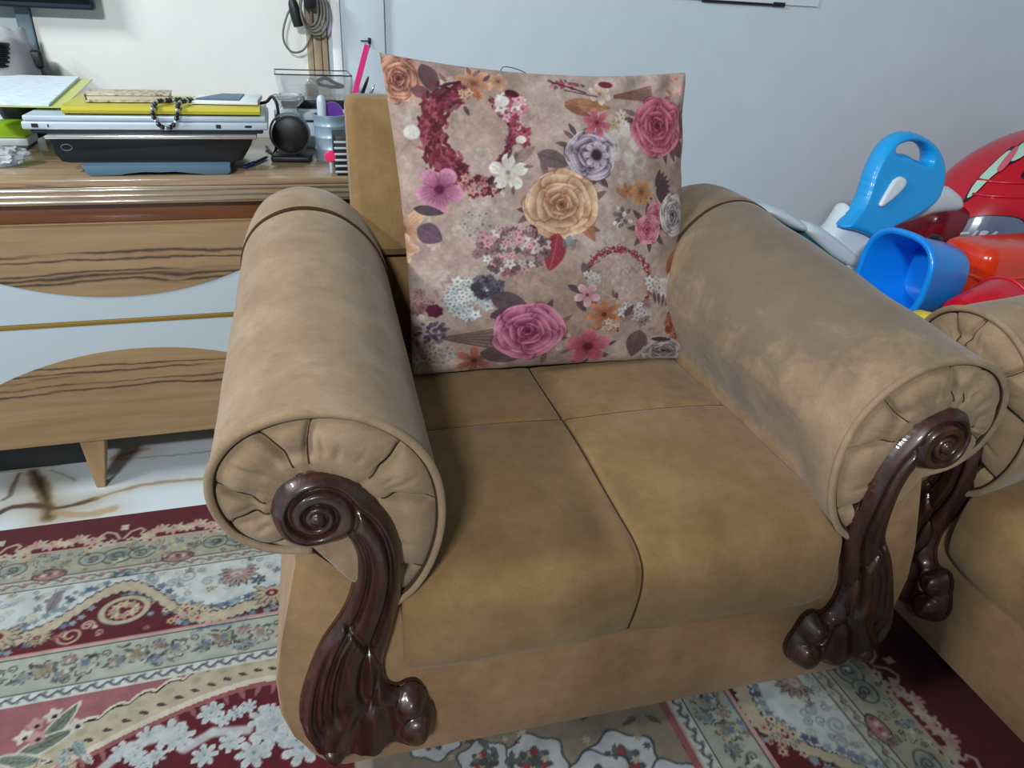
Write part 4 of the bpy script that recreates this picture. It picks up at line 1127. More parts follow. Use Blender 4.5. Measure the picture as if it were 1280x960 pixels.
def drawer(z0, z1, arc, up):
    ux, uy, r = arc
    xs = np.linspace(DX0+.01, DX1-.01, 80)
    def az(x):
        k = r*r-(x-ux)**2
        return (uy + math.sqrt(max(k, 0))*(1 if up else -1)) if k > 0 else None
    pts = []
    for x in xs:
        v = az(x)
        if up: v = z0 if v is None else max(z0, min(z1, v))
        else: v = z1 if v is None else max(z0, min(z1, v))
        pts.append((x+.34, v))
    def clean(p):
        out = []
        for q in p:
            if not out or math.hypot(q[0]-out[-1][0], q[1]-out[-1][1]) > 1e-4: out.append(q)
        return out
    if up:
        wood_poly = clean([(DX0+.35, z0)] + [(x, v+0.0002) for x, v in pts if v > z0+.001] + [(DX1+.33, z0)])
        white_poly = clean([(x, v) for x, v in pts] + [(DX1+.33, z1), (DX0+.35, z1)])
    else:
        wood_poly = clean([(DX0+.35, z1)] + [(x, v-0.0002) for x, v in pts if v < z1-.001] + [(DX1+.33, z1)])
        white_poly = clean([(x, v) for x, v in pts] + [(DX1+.33, z0), (DX0+.35, z0)])
    d = prismobj('drawer', wood_poly, DF-1.9, DF+.0249-1.9, M['drawer'], desk, .0008, 1)
    prismobj('white_front', white_poly, DF+.0025-1.9, DF+.0249-1.9, M['white'], d, .0008, 1)
drawer(.4505, .656, circ((-.581,.544),(-.390,.504),(-.151,.538)), False)
drawer(.152, .4395, circ((-.636,.316),(-.400,.377),(-.175,.354)), True)
dk('gold_strip', DX0+.01, DX1-.01, DF+.001, DF+.024, .440, .450, m=M['gold'], bev=.001)
dk('plinth', DX0+.03, -.53, 1.80, 1.815, .0, .149, m=M['black'])
for x in (-.96, -.494, -.20, .27):
    bm = bmesh.new()
    top = [bm.verts.new((x+.34+sx*.027, 1.675+sy*.022-1.9, .1495)) for sx, sy in ((-1,-1),(1,-1),(1,1),(-1,1))]
    bot = [bm.verts.new((x-.012+.34+sx*.010, 1.682+sy*.010-1.9, .0)) for sx, sy in ((-1,-1),(1,-1),(1,1),(-1,1))]
    bm.faces.new(top); bm.faces.new(bot[::-1])
    for i in range(4): bm.faces.new((bot[i], bot[(i+1)%4], top[(i+1)%4], top[i]))
    bmesh.ops.bevel(bm, geom=list(bm.edges), offset=.002, segments=1, affect='EDGES')
    bobj('leg', bm, M['leg'], desk)

# ------------------------------------------------------------------ things on the desk
def at(o, x, y, z): o.location = (x, y, z); return o
# laptop stand
t = thing('laptop_stand', 'slate blue stand with a wavy lower edge under the two stacked laptops', 'laptop stand', (-.25, 1.802, .7505))
prismobj('front_lip', [(-.143,.0215),(.139,.0200),(.139,.006),(.132,.0005),(.085,.0),(.062,.006),(.03,.0075),(0,.0065),(-.03,.0075),(-.058,.005),(-.075,.0005),(-.125,.0),(-.137,.004)], -.128, -.112, M['slate'], t, .002, 2)
boxobj('plate', -.143, .139, -.111, .12, .014, .0215, M['slate'], t, .002)
boxobj('rear_foot', -.12, .12, .07, .10, .0, .0135, M['slate'], t, .002)
# black laptop
t = thing('laptop', 'closed black laptop with a thin silver edge, under the silver laptop', 'laptop', (-.252, 1.83, .7725))
prismobj('base', [(-.194,.046),(.192,.046),(.188,.036),(.166,.002),(.14,.0),(-.165,.0),(-.181,.002),(-.184,.016),(-.190,.018)], -.128, .12, M['blackgloss'], t, .003, 2)
boxobj('lid_edge', -.201, .200, -.131, .125, .0462, .0530, M['chrome'], t, .0015)
V, F = tube_geo([(-.166+.010*math.cos(a), -.1285, .030+.006*math.sin(a)) for a in np.linspace(0, 2*PI, 20)[:-1]], .0010, 6, True)
obj('logo', V, F, mat('grey emblem', rgb(96,98,102), .5), t)
# silver laptop
t = thing('laptop', 'closed silver laptop with ports along its front edge, under the yellow folder', 'laptop', (-.26, 1.855, .826))
boxobj('base', -.222, .222, -.128, .13, .0, .0075, M['navy'], t, .002)
boxobj('body', -.234, .234, -.136, .135, .0078, .0238, M['silver'], t, .004, 3)
boxobj('lid', -.230, .230, -.134, .133, .0244, .0350, M['silver'], t, .003, 2)
for x0, x1, z0, z1 in ((-.216,-.204,.012,.020), (-.188,-.185,.0125,.0185), (.128,.138,.0115,.0195), (.186,.200,.013,.018)):
    boxobj('port', x0, x1, -.1366, -.130, z0, z1, M['black'], t, .0006, 1)
# folder
fold = mat('yellow folder', rgb(186,177,56), .4, coat=.1)
t = thing('folder', 'yellow green folder lying on the silver laptop', 'folder', (-.23, 1.85, .8612))
bm = bmesh.new()
prism(bm, [(-.124,.004),(-.126,.010),(-.121,.0165),(-.10,.0185),(.06,.0195),(.06,.0182),(-.095,.0170),(-.115,.014),(-.118,.0095),(-.112,.0062),(.06,.0016),(.06,.0004),(-.112,.0004)], -.188, .190, .0004, 1, 'yz')
bobj('cover', bm, fold, t)
boxobj('sheets', -.182, .187, -.108, .058, .0045, .0150, mat('folder sheets', rgb(178,172,60), .6), t, .001)
# small notebook with a patterned cover
pat = mat('patterned cloth cover', rgb(170,160,138), .7)
v = coords(pat, (60, 60, 60)); k = N(pat, 'ShaderNodeTexVoronoi'); L(pat, v, k.inputs['Vector']); k.inputs['Scale'].default_value = 1.6
base(pat, ramp(pat, k.outputs['Distance'], [(.15, rgb(98,88,70)), (.4, rgb(176,166,142)), (.8, rgb(206,198,178))]))
t = thing('notebook', 'small beige patterned notebook on the left of the yellow folder', 'notebook', (-.302, 1.815, .8815), R(3))
boxobj('cover', -.080, .080, -.045, .045, .0, .0035, pat, t, .001)
boxobj('pages', -.078, .078, -.043, .043, .0036, .0128, mat('pages', rgb(196,188,168), .7), t, .001)
boxobj('cover', -.080, .080, -.045, .045, .0129, .0164, pat, t, .001)
boxobj('spine', -.084, -.0795, -.045, .045, .0, .0164, pat, t, .0015)
# white booklet
t = thing('booklet', 'white booklet with a blue grey cover patch on the right of the folder', 'booklet', (-.105, 1.815, .8815), R(-4))
boxobj('pages', -.070, .066, -.06, .06, .0, .0065, mat('white paper', rgb(220,224,222), .6), t, .001)
prismobj('cover', [(-.062,-.045),(.028,-.045),(.028,.055),(-.02,.055)], .0066, .0105, M['slate'], t, .0006, 1, 'xy')
boxobj('cover', .030, .066, -.058, .058, .0066, .0095, mat('pale cover', rgb(198,210,214), .5), t, .0006)
# bead bracelet
t = thing('bracelet', 'black and silver bead bracelet hanging over the edge of the yellow folder', 'bracelet', (-.225, 1.73, .86))
loop = crom([(-.175,1.775,.8875),(-.196,1.735,.8875),(-.202,1.7155,.876),(-.204,1.7115,.862),(-.213,1.7105,.846),(-.229,1.7105,.839),(-.243,1.7105,.848),(-.249,1.7115,.864),(-.248,1.7165,.878),(-.240,1.74,.8875),(-.222,1.765,.8875),(-.195,1.785,.8875)], 10, True)
loop = resample(loop, 36, True)
bead_k = mat('black bead', rgb(22,24,28), .15, coat=.6); bead_s = mat('silver bead', rgb(200,204,208), .15, metal=.9)
for i, p in enumerate(loop):
    r = .0052 if i % 3 else .0044
    bm = lathe([(0,-r)] + [(r*math.cos(a), r*math.sin(a)) for a in np.linspace(-1.2, 1.2, 7)] + [(0, r)], 12)
    bobj('bead', bm, bead_s if i % 3 == 0 else bead_k, t, loc=(p[0]+.225, p[1]-1.73, p[2]-.86))
# clear tray at the back with its contents, standing on a white box
wb = thing('box', 'white flat box under the clear tray at the back of the desk', 'box', (.085, 2.07, .7505))
boxobj('body', -.095, .095, -.075, .075, .0, .066, mat('white box', rgb(196,212,222), .45), wb, .004)
boxobj('lid', -.098, .098, -.078, .078, .0664, .094, mat('white box lid', rgb(186,204,216), .45), wb, .004)
boxobj('dark_line', -.0965, .0965, -.0795, -.0755, .064, .069, M['black'], wb, .001)
tr = thing('tray', 'clear plastic tray with a dark base standing on the white box', 'tray', (.09, 2.07, .8452))
boxobj('base', -.088, .088, -.068, .068, .0, .020, M['black'], tr, .003)
bm = bmesh.new()
a = [(-.086,-.066),(.086,-.066),(.086,.066),(-.086,.066)]; b = [(-.093,-.073),(.093,-.073),(.093,.073),(-.093,.073)]
def ringv(p, z, k): return [bm.verts.new((x*k, y*k, z)) for x, y in p]
r0 = ringv(a, .0205, 1.0); r1 = ringv(b, .079, 1.0); r2 = ringv(b, .079, .97); r3 = ringv(a, .023, .97)
bm.faces.new(r0[::-1]); bm.faces.new(r3)
for p, q in ((r0,r1),(r1,r2),(r2,r3)):
    for i in range(4): bm.faces.new((p[i], p[(i+1)%4], q[(i+1)%4], q[i]))
bobj('bin', bm, M['clear'], tr)
rim = [(-.093,-.073,.079),(.093,-.073,.079),(.093,.073,.079),(-.093,.073,.079)]
tube('rim', rim, .0015, M['black'], tr, 6, True)
o = thing('padlock', 'small metal fitting lying in the clear tray', 'metal fitting', (.085, 2.05, .8690), R(20))
boxobj('body', -.016, .016, -.008, .008, .0, .032, mat('worn metal', rgb(168,156,140), .35, metal=.8), o, .004)
V, F = tube_geo([(.010*math.cos(x), 0, .032+.012*math.sin(x)) for x in np.linspace(0, PI, 12)], .0025, 8); obj('shackle', V, F, M['chrome'], o)
o = tube('strap', crom([(.098,2.045,.905),(.12,2.05,.914),(.145,2.06,.901),(.165,2.07,.893),(.15,2.09,.889),(.12,2.07,.893),(.10,2.05,.900)], 8), .0045, M['black'])
tag(o, 'black folded strap lying in the clear tray', 'strap')
# glass jar
t = thing('jar', 'clear glass jar with a wide rim between the laptops and the tin', 'jar', (.024, 1.955, .7505))
bobj('glass', lathe([(0,.0),(.026,.0),(.028,.004),(.028,.075),(.022,.092),(.021,.105),(.036,.118),(.040,.128),(.037,.131),(.033,.121),(.018,.106),(.019,.092),(.025,.074),(.025,.005),(0,.004)], 36), M['clear'], t)
bobj('stopper', lathe([(0,.120),(.026,.121),(.030,.126),(.026,.134),(.012,.137),(0,.137)], 24), M['clear'], t)
# round black puck in a holder
t = thing('speaker', 'round black disc shaped speaker standing in front of the glass jar', 'speaker', (.020, 1.835, .7505), R(-8))
boxobj('base', -.045, .044, -.035, .040, .0, .014, M['black'], t, .005, 3)
boxobj('neck', -.014, .014, .008, .024, .0142, .04, M['black'], t, .003)
bobj('disc', lathe([(0,.016),(.034,.016),(.040,.012),(.042,.004),(.042,-.010),(.038,-.016),(0,-.016)], 40, rotm((0,0,.0575), 90, 0, 0)), M['black'], t)
bobj('clear_ring', lathe([(.0425,.008),(.0465,.004),(.0465,-.004),(.0425,-.008)], 40, rotm((-.001,-.002,.0600), 84, 0, 0)), M['clear'], t)
# tin of pens
t = thing('pen_tin', 'blue grey ribbed tin holding pens and a pink ruler, beside the chair back', 'tin', (.112, 1.835, .7505))
prof = [(0,.0),(.036,.0),(.038,.003)]
for k in range(3):
    z = .028+.026*k; prof += [(.0375,z-.003),(.0388,z-.001),(.0388,z+.001),(.0375,z+.003)]
prof += [(.0375,.096),(.041,.101),(.041,.104),(.036,.104),(.035,.098),(.035,.004),(0,.004)]
bobj('body', lathe(prof, 40), mat('tin paint', rgb(142,166,182), .35, metal=.2, coat=.2), t)
def stick(name, label, cat, p, q, r, m, tip=None, n=12):
    o = thing(name, label, cat, p)
    d = Vector(q)-Vector(p); V, F = tube_geo([(0,0,0), tuple(d*.86)], r, n); obj('barrel', V, F, m, o)
    V, F = tube_geo([tuple(d*.861), tuple(d*.96), tuple(d)], [r, r*.7, r*.2], n); obj('tip', V, F, tip or m, o)
    return o
stick('pen', 'thin black pen leaning beside the pink ruler, nearer the ruler', 'pen', (.128, 1.835, .757), (.208, 1.85, .937), .0042, M['black'])
stick('pen', 'short black pen with a pale tip, right of the other black pen in the tin', 'pen', (.133, 1.842, .757), (.222, 1.85, .920), .0040, M['black'], M['chrome'])
o = boxobj('ruler', -.0065, .0065, -.001, .001, .0, .262, mat('pink plastic', rgb(214,52,130), .3, coat=.3), None, .0006, 1, rotm((.124, 1.828, .756), -3, 18.5, 0))
tag(o, 'tall pink ruler standing in the blue grey tin', 'ruler')
o = thing('plastic_tube', 'translucent white plastic tube standing in the blue grey tin', 'tube', (.094, 1.822, .757))
bobj('barrel', lathe([(0,0),(.009,0),(.010,.01),(.0105,.12),(.0095,.133),(.006,.139),(0,.141)], 20), mat('milky plastic', rgb(206,218,232), .25, trans=.25), o)
bobj('cap', lathe([(0.0105,.085),(.0112,.086),(.0112,.091),(.0105,.092)], 20), M['white'], o)
o = bobj('fan_disc', lathe([(0,.003),(.024,.003),(.0255,0),(.024,-.003),(0,-.003)], 32, rotm((.119, 1.838, .856), 90, 0, 10)), mat('purple plastic', rgb(120,72,176), .35, coat=.2))
tag(o, 'purple plastic disc sticking out of the blue grey tin', 'disc')
# striped notepad by the front edge, pink clip on it
t = thing('notepad', 'small black notepad with white coil rings at the desk edge below the tin', 'notepad', (.120, 1.700, .7505))
boxobj('body', -.012, .050, -.050, .045, .0, .082, M['black'], t, .002)
for k in range(6):
    boxobj('ring', -.0145, .020, -.0535, -.049, .006+.0125*k, .0105+.0125*k, M['white'], t, .001, 1)
t = thing('clip', 'bright pink plastic clip leaning on the black notepad', 'clip', (.098, 1.676, .7505))
bobj('disc', lathe([(0,.006),(.011,.005),(.013,0),(.011,-.005),(0,-.006)], 24, rotm((0,0,.036), 90, 0, 0)), mat('hot pink', rgb(232,56,110), .3, coat=.3), t)
boxobj('stem', -.003, .003, -.003, .003, .0, .0245, M['white'], t, .001)
# pen lying on the desk
stick('pen', 'blue pen lying flat on the desk right of the laptops', 'pen', (-.086, 1.735, .7545), (-.036, 1.86, .7545), .0038, mat('blue pen', rgb(30,44,130), .25, coat=.4), M['chrome'])
# cable coming out of the laptop stack
o = tube('cable', crom([(-.055,1.90,.8665),(-.028,1.895,.872),(-.014,1.89,.884),(-.004,1.885,.868),(-.004,1.885,.83),(-.010,1.89,.79),(-.022,1.90,.7545),(-.04,1.99,.7545)], 10), .0036, M['black'])
tag(o, 'short black cable bending down from the laptops to the desk', 'cable')
# crumpled plastic at the left edge
bm = bmesh.new(); bmesh.ops.create_icosphere(bm, subdivisions=4, radius=1)
rs = random.Random(5)
from mathutils import noise as mn
for v in bm.verts:
    n = mn.noise(v.co*2.2)*.35 + mn.noise(v.co*5)*.2
    v.co = Vector((v.co.x*.045, v.co.y*.04, max(-.999, v.co.z)*.020))*(1+n)
    v.co.z = max(v.co.z, -.017)
o = bobj('crumpled_plastic', bm, mat('crumpled clear plastic', rgb(206,216,224), .2, trans=.45, ior=1.2), None, True, (-.568, 1.80, .7678), 25)
tag(o, 'crumpled clear plastic lying on the desk at the left edge', 'plastic wrap')
# left stack: tray, lime folder, tilted papers
t = thing('letter_tray', 'grey letter tray with a dark bottom under the lime folder', 'letter tray', (-.665, 2.05, .7505))
boxobj('base', -.10, .100, -.070, .012, .0, .008, M['black'], t, .002)
boxobj('body', -.103, .103, -.073, .014, .0082, .026, mat('pale grey plastic', rgb(168,178,182), .4), t, .004)
o = boxobj('folder', -.105, .100, -.072, .012, .0, .030, mat('lime plastic', rgb(164,214,30), .35, coat=.2), None, .004)
at(o, -.665, 2.05, .7770); tag(o, 'bright lime green folder on the grey letter tray', 'folder')
t = thing('papers', 'white printed sheets in a yellowish sleeve over the left end of the laptops', 'papers', (-.54, 1.93, .8640))
mx = rotm((0, .0, .0185), 7.0, 0, -3)
boxobj('sleeve', -.13, .118, -.135, .125, .0, .002, mat('yellowish sleeve', rgb(206,216,130), .25, trans=.2, ior=1.15), t, .0008, 1, mx)
pm = mat('printed paper', rgb(210,224,232), .5)
base(pm, ramp(pm, noise(pm, coords(pm, (9, 60, 60)), 6, 3), [(.35, rgb(186,208,224)), (.55, rgb(222,234,240))]))
boxobj('sheets', -.13, .092, -.133, .122, .0022, .008, pm, t, .001, 1, mx)
# black bag in grey film behind the papers
t = thing('bag', 'black bag half wrapped in grey see-through film, behind the papers', 'bag', (-.588, 2.126, .7505))
bm = bmesh.new(); bmesh.ops.create_icosphere(bm, subdivisions=4, radius=1)
for v in bm.verts:
    p = v.co; n = mn.noise(p*2)*.12
    v.co = Vector((p.x*.07*(1-.25*max(p.z,0)), p.y*.042, .115+p.z*.113))*(1+0) + Vector((n*.03, 0, n*.02))
bobj('body', bm, M['black'], t)
bobj('ribbed_grip', lathe([(0,.0)] + sum([[(.030,.004+.009*k),(.033,.006+.009*k),(.033,.009+.009*k),(.030,.011+.009*k)] for k in range(6)], []) + [(0,.058)], 28, rotm((-.018,-.058,.165))), M['blackgloss'], t)
boxobj('flap', .035, .066, -.035, -.005, .165, .205, M['black'], t, .008, 3, rotm((0,0,0), 0, 0, 0))
fv = []; 
for i in range(24):
    for j in range(16):
        a = -1.3+2.6*i/23; b = j/15
        fv.append((.070*math.sin(a)*(1-.25*b)-.010, -.088*math.cos(a)*(1-.45*b**2), .135+.115*b + .004*math.sin(9*a+5*b)))
fo = obj('film', fv, gridfaces(24, 16), M['film'], t); s_ = fo.modifiers.new('thick', 'SOLIDIFY'); s_.thickness = .0012
# monitor on the wall
t = thing('monitor', 'dark monitor hung on the wall, only its lower edge in view at the top left', 'monitor', (-.625, 2.235, 1.043))
boxobj('casing', -.23, .228, -.105, -.075, .0, .28, M['navy'], t, .008, 3)
boxobj('screen', -.222, .220, -.1062, -.1049, .012, .27, mat('dark screen', rgb(14,18,24), .12), t, .0004, 1)
boxobj('wall_bracket', -.05, .05, -.0748, -.0485, .10, .20, M['black'], t, .004)
# cables and adapter on the wall
t = thing('cable_bundle', 'coiled grey cable with a black plug hanging on the wooden batten', 'cable', (.10, 2.165, 1.05))
gr = mat('grey cable', rgb(104,104,100), .5)
def lp(pts): return [(x-.10, y-2.165, z-1.05) for x, y, z in pts]
tube('cable', crom(lp([(.058,2.158,1.12),(.060,2.157,1.086),(.040,2.157,1.048),(.028,2.157,1.012),(.030,2.157,.985),(.047,2.157,.966),(.074,2.157,.971),(.094,2.157,1.001),(.102,2.157,1.046),(.100,2.158,1.09),(.095,2.158,1.12)]), 8), .0026, gr, t, 8)
for k in range(4):
    c0 = .098+.004*k; w = .022+.004*k; zc = 1.075-.004*k
    tube('coil', [(c0+w*math.cos(a)-.10, -.012-.004*k, zc+(.045+.003*k)*math.sin(a)-1.05) for a in np.linspace(0, 2*PI, 40)[:-1]], .0030, gr, t, 8, True)
bobj('plug', lathe([(0,0),(.012,.002),(.014,.03),(.012,.055),(.006,.07),(0,.072)], 20, rotm((-.032, -.012, -.025), 0, -10, 0)), M['black'], t)
boxobj('adapter', -.015, .012, -.030, -.010, .02, .075, M['black'], t, .004)
t = thing('wall_hook', 'tiny dark hook on the pale wall above the pink ruler', 'hook', (.243, 2.183, .998))
V, F = tube_geo([(-.016,-.006,0),(.008,-.006,0),(.008,-.006,-.014)], .0018, 8); obj('wire', V, F, M['navy'], t)
boxobj('plate', .004, .012, -.005, .0005, -.006, .008, M['navy'], t, .001)

# ------------------------------------------------------------------ toys in the corner
def puffy(name, outline, holes, y0, thick, edge, m, parent=None, h=.004, yf=None, per=6, off=(0,0,0), pw=.5):
    O = crom(outline, per, True); Hs = [crom(q, per, True) for q in holes]
    xs = np.arange(O[:,0].min()-h, O[:,0].max()+2*h, h); zs = np.arange(O[:,1].min()-h, O[:,1].max()+2*h, h)
    X, Z = np.meshgrid(xs, zs, indexing='ij')
    ins = inside(X, Z, O)
    for q in Hs: ins &= ~inside(X, Z, q)
    bd = np.full(X.shape, 1e9); bx = X.copy(); bz = Z.copy()
    for P in [O]+Hs:
        P0 = np.vstack([P, P[:1]])
        for (ax, az), (qx, qz) in zip(P0[:-1], P0[1:]):
            dx, dz = qx-ax, qz-az; t = np.clip(((X-ax)*dx+(Z-az)*dz)/(dx*dx+dz*dz+1e-12), 0, 1)
            fx, fz = ax+t*dx, az+t*dz; d = np.hypot(X-fx, Z-fz); k = d < bd
            bd = np.where(k, d, bd); bx = np.where(k, fx, bx); bz = np.where(k, fz, bz)
    use = ins | (bd < h*.75)
    YY = y0 + (yf(X, Z) if yf else 0) + np.zeros(X.shape)
    q = use[:-1,:-1] & use[1:,:-1] & use[1:,1:] & use[:-1,1:]
    cnt = np.zeros(X.shape, int)
    cnt[:-1,:-1] += q; cnt[1:,:-1] += q; cnt[1:,1:] += q; cnt[:-1,1:] += q
    rim = (cnt > 0) & (cnt < 4)
    NX = np.where(rim, bx, X); NZ = np.where(rim, bz, Z)
    e = np.where(rim | ~ins, 0, (1-(1-np.clip(bd/edge, 0, 1))**2)**pw)
    V = []; F = []; ids = {}
    def vid(i, j, s):
        k = (i, j, 0 if rim[i,j] else s)
        if k not in ids:
            ids[k] = len(V); V.append((NX[i,j]-off[0], YY[i,j] - s*thick/2*e[i,j]-off[1], NZ[i,j]-off[2]))
        return ids[k]
    for i, j in np.argwhere(q):
        c4 = ((i,j),(i+1,j),(i+1,j+1),(i,j+1))
        F.append([vid(a, b, 1) for a, b in c4]); F.append([vid(a, b, -1) for a, b in c4][::-1])
    o = obj(name, V, F, m, parent)
    sm_ = o.modifiers.new('soft', 'SMOOTH'); sm_.factor = .5; sm_.iterations = 4
    return o

M['blue'] = mat('sky blue plastic', rgb(20,158,230), .35, coat=.2)
M['bucketblue'] = mat('bright blue plastic', rgb(10,136,234), .3, coat=.3)
M['toywhite'] = mat('toy white plastic', rgb(214,226,232), .35, coat=.15)
M['red'] = mat('red plastic', rgb(196,16,40), .3, coat=.35)
M['teal'] = mat('dark teal plastic', rgb(20,84,96), .4)

CH = (1.60, 1.40)
t = thing('storage_chest', 'low grey chest behind the armchairs that carries the toys', 'chest', (CH[0], CH[1], RUG_Z+.0030))
boxobj('body', -.40, .35, -.28, .20, .0, .40, mat('grey chest', rgb(150,152,154), .6), t, .01)
boxobj('lid', -.41, .36, -.29, .21, .4005, .4268, mat('grey chest lid', rgb(160,162,164), .6), t, .01)

yl = lambda x, z: .16*(z-.75)
t = thing('ride_on_toy', 'blue and white ride-on toy with a handle hole in its tall back', 'ride-on toy', (1.46, 1.52, .4405))
of = (1.46, 1.52, .4405)
blue = puffy('backrest', [(1.371,.705),(1.389,.775),(1.412,.828),(1.447,.860),(1.489,.869),(1.544,.857),(1.590,.828),(1.616,.787),(1.622,.740),(1.606,.698),(1.552,.664),(1.486,.638),(1.440,.610),(1.430,.609),(1.382,.628),(1.330,.640),(1.325,.646)],
       [[(1.452,.832),(1.485,.843),(1.525,.839),(1.554,.818),(1.558,.797),(1.527,.803),(1.494,.816),(1.460,.820)]], 1.5, .055, .013, M['blue'], t, .004, yl, 5, of)
puffy('inlay', [(1.410,.702),(1.426,.734),(1.442,.760),(1.462,.769),(1.482,.762),(1.484,.746),(1.462,.722),(1.424,.696)], [], 1.468, .012, .006, M['toywhite'], blue, .003, yl, 5, of)
puffy('shell', [(1.306,.618),(1.326,.646),(1.342,.670),(1.356,.692),(1.372,.690),(1.40,.665),(1.45,.65),(1.560,.655),(1.628,.720),(1.640,.742),(1.652,.738),(1.640,.700),(1.58,.655),(1.51,.622),(1.468,.585),(1.442,.535),(1.432,.500),(1.36,.50),(1.335,.56)], [], 1.535, .075, .03, M['toywhite'], t, .005, yl, 5, of)
puffy('wing', [(1.560,.610),(1.62,.665),(1.679,.712),(1.735,.718),(1.785,.697),(1.808,.669),(1.797,.646),(1.710,.639),(1.644,.621)], [], 1.585, .07, .03, M['toywhite'], t, .005, None, 5, of)
for pts in ([(1.085,.690),(1.105,.702),(1.137,.697),(1.190,.675),(1.228,.648),(1.218,.632),(1.16,.648)], [(1.205,.640),(1.225,.655),(1.250,.654),(1.295,.635),(1.353,.602),(1.410,.565),(1.445,.528),(1.42,.52),(1.32,.56)]):
    f = puffy('footrest', pts, [], 1.5, .09, .018, M['toywhite'], t, .004, None, 5, of, .5)
    p2 = [(x-.012, z-.018) for x, z in pts]
    puffy('underside', p2, [], 1.505, .08, .016, M['teal'], f, .005, None, 5, of)
boxobj('base', 1.24-of[0], 1.58-of[0], -.02, .10, .0, .10, M['toywhite'], t, .02, 3)

# blue bucket on its side
def axis_matrix(p, d, roll=0):
    q = Vector(d).to_track_quat('Z', 'Y').to_matrix().to_4x4()
    return Matrix.Translation(p) @ q @ Matrix.Rotation(R(roll), 4, 'Z')
def sup_lathe(prof, n=48, ex=2.8):
    bm = bmesh.new(); rings = []
    for r, z in prof:
        row = []
        for i in range(n):
            a = 2*PI*i/n; ca, sa = math.cos(a), math.sin(a)
            k = (abs(ca)**ex+abs(sa)**ex)**(-1/ex)
            row.append(bm.verts.new((r*k*ca, r*k*sa, z)))
        rings.append(row)
    for a, b in zip(rings, rings[1:]):
        for i in range(n):
            j = (i+1) % n; bm.faces.new((a[i], b[i], b[j], a[j]))
    a, b = rings[-1], rings[0]
    for i in range(n):
        j = (i+1) % n; bm.faces.new((a[i], b[i], b[j], a[j]))
    return bm
t = thing('bucket', 'bright blue plastic bucket lying on its side with its open end to the camera', 'bucket', (1.318, 1.27, .590))
t.scale = (.94, .94, .94)
t.rotation_euler = Vector((.985, .06, -.10)).to_track_quat('Z', 'Y').to_euler()
bm = sup_lathe([(.093,.0005),(.088,.02),(.076,.145),(.001,.150),(.001,.158),(.080,.158),(.084,.150),(.090,.09),(.096,.02),(.099,.0)])
bobj('body', bm, M['bucketblue'], t)
ring = []
for i in range(64):
    a = 2*PI*i/64; ca, sa = math.cos(a), math.sin(a); k = (abs(ca)**2.8+abs(sa)**2.8)**(-1/2.8); ring.append((.100*k*ca, .100*k*sa, .004))
tube('rim', ring, [.0085]*64, M['bucketblue'], t, 10, True)
for z in (.085,.100,.115,.130):
    rr = .0905-.0001-(z-.09)*.10
    seg = []
    for i in range(18):
        a = -1.0+1.3*i/17 - .4; ca, sa = math.cos(a), math.sin(a); k = (abs(ca)**2.8+abs(sa)**2.8)**(-1/2.8); seg.append((rr*k*ca, rr*k*sa, z))
    V, F = tube_geo(seg, .0022, 6); obj('ridge', V, F, M['bucketblue'], t)
# red bowl, yellow knob, orange box, black wheel
t = thing('bowl', 'red plastic bowl on its side beside the blue bucket', 'bowl', (1.39, 1.125, .533))
t.rotation_euler = Vector((.97, .2, .03)).to_track_quat('Z', 'Y').to_euler()
bobj('body', lathe([(0,0),(.042,.0),(.048,.006),(.060,.10),(.068,.15),(.0665,.151),(.058,.10),(.045,.008),(0,.006)], 40), M['red'], t)
tube('rim', [(.0685*math.cos(a), .0685*math.sin(a), .150) for a in np.linspace(0, 2*PI, 48)[:-1]], .004, M['red'], t, 8, True)
t = thing('toy_ball', 'yellow toy ball below the mouth of the blue bucket', 'toy', (1.30, 1.125, .4975))
bobj('ball', lathe([(.056*math.cos(a), .056*math.sin(a)) for a in np.linspace(-PI/2, PI/2, 15)], 32, rotm((0,0,0), 60, 20, 0)), mat('yellow plastic', rgb(226,206,20), .35, coat=.2), t)
bobj('collar', lathe([(.0558,-.004),(.058,-.003),(.058,.003),(.0558,.004)], 32, rotm((0,0,0), 60, 20, 0)), mat('yellow collar', rgb(206,186,16), .35), t)
t = thing('toy_box', 'glossy orange red plastic box behind the red bowl', 'toy box', (1.775, 1.365, .4405))
orm = mat('orange plastic', rgb(220,56,16), .22, coat=.5)
bm = bmesh.new(); box(bm, -.15, .17, -.08, .08, .0, .185, .034, 6); bobj('body', bm, orm, t)
bm = bmesh.new(); box(bm, -.153, .173, -.083, .083, .105, .118, .006, 2); bobj('ridge', bm, orm, t)
t = thing('rubber_ring', 'black rubber ring between the blue bucket and the orange red box', 'ring', (1.735, 1.56, .5135)) 
bobj('outer_band', lathe([(.028,.02),(.060,.02),(.070,.012),(.072,0),(.070,-.012),(.060,-.02),(.028,-.02)], 36, rotm((0,0,0), 90, 0, 35)), M['black'], t)
bobj('disc', lathe([(0,.016),(.020,.018),(.0275,.012),(.0275,-.012),(.020,-.018),(0,-.016)], 24, rotm((0,0,0), 90, 0, 35)), M['blackgloss'], t)
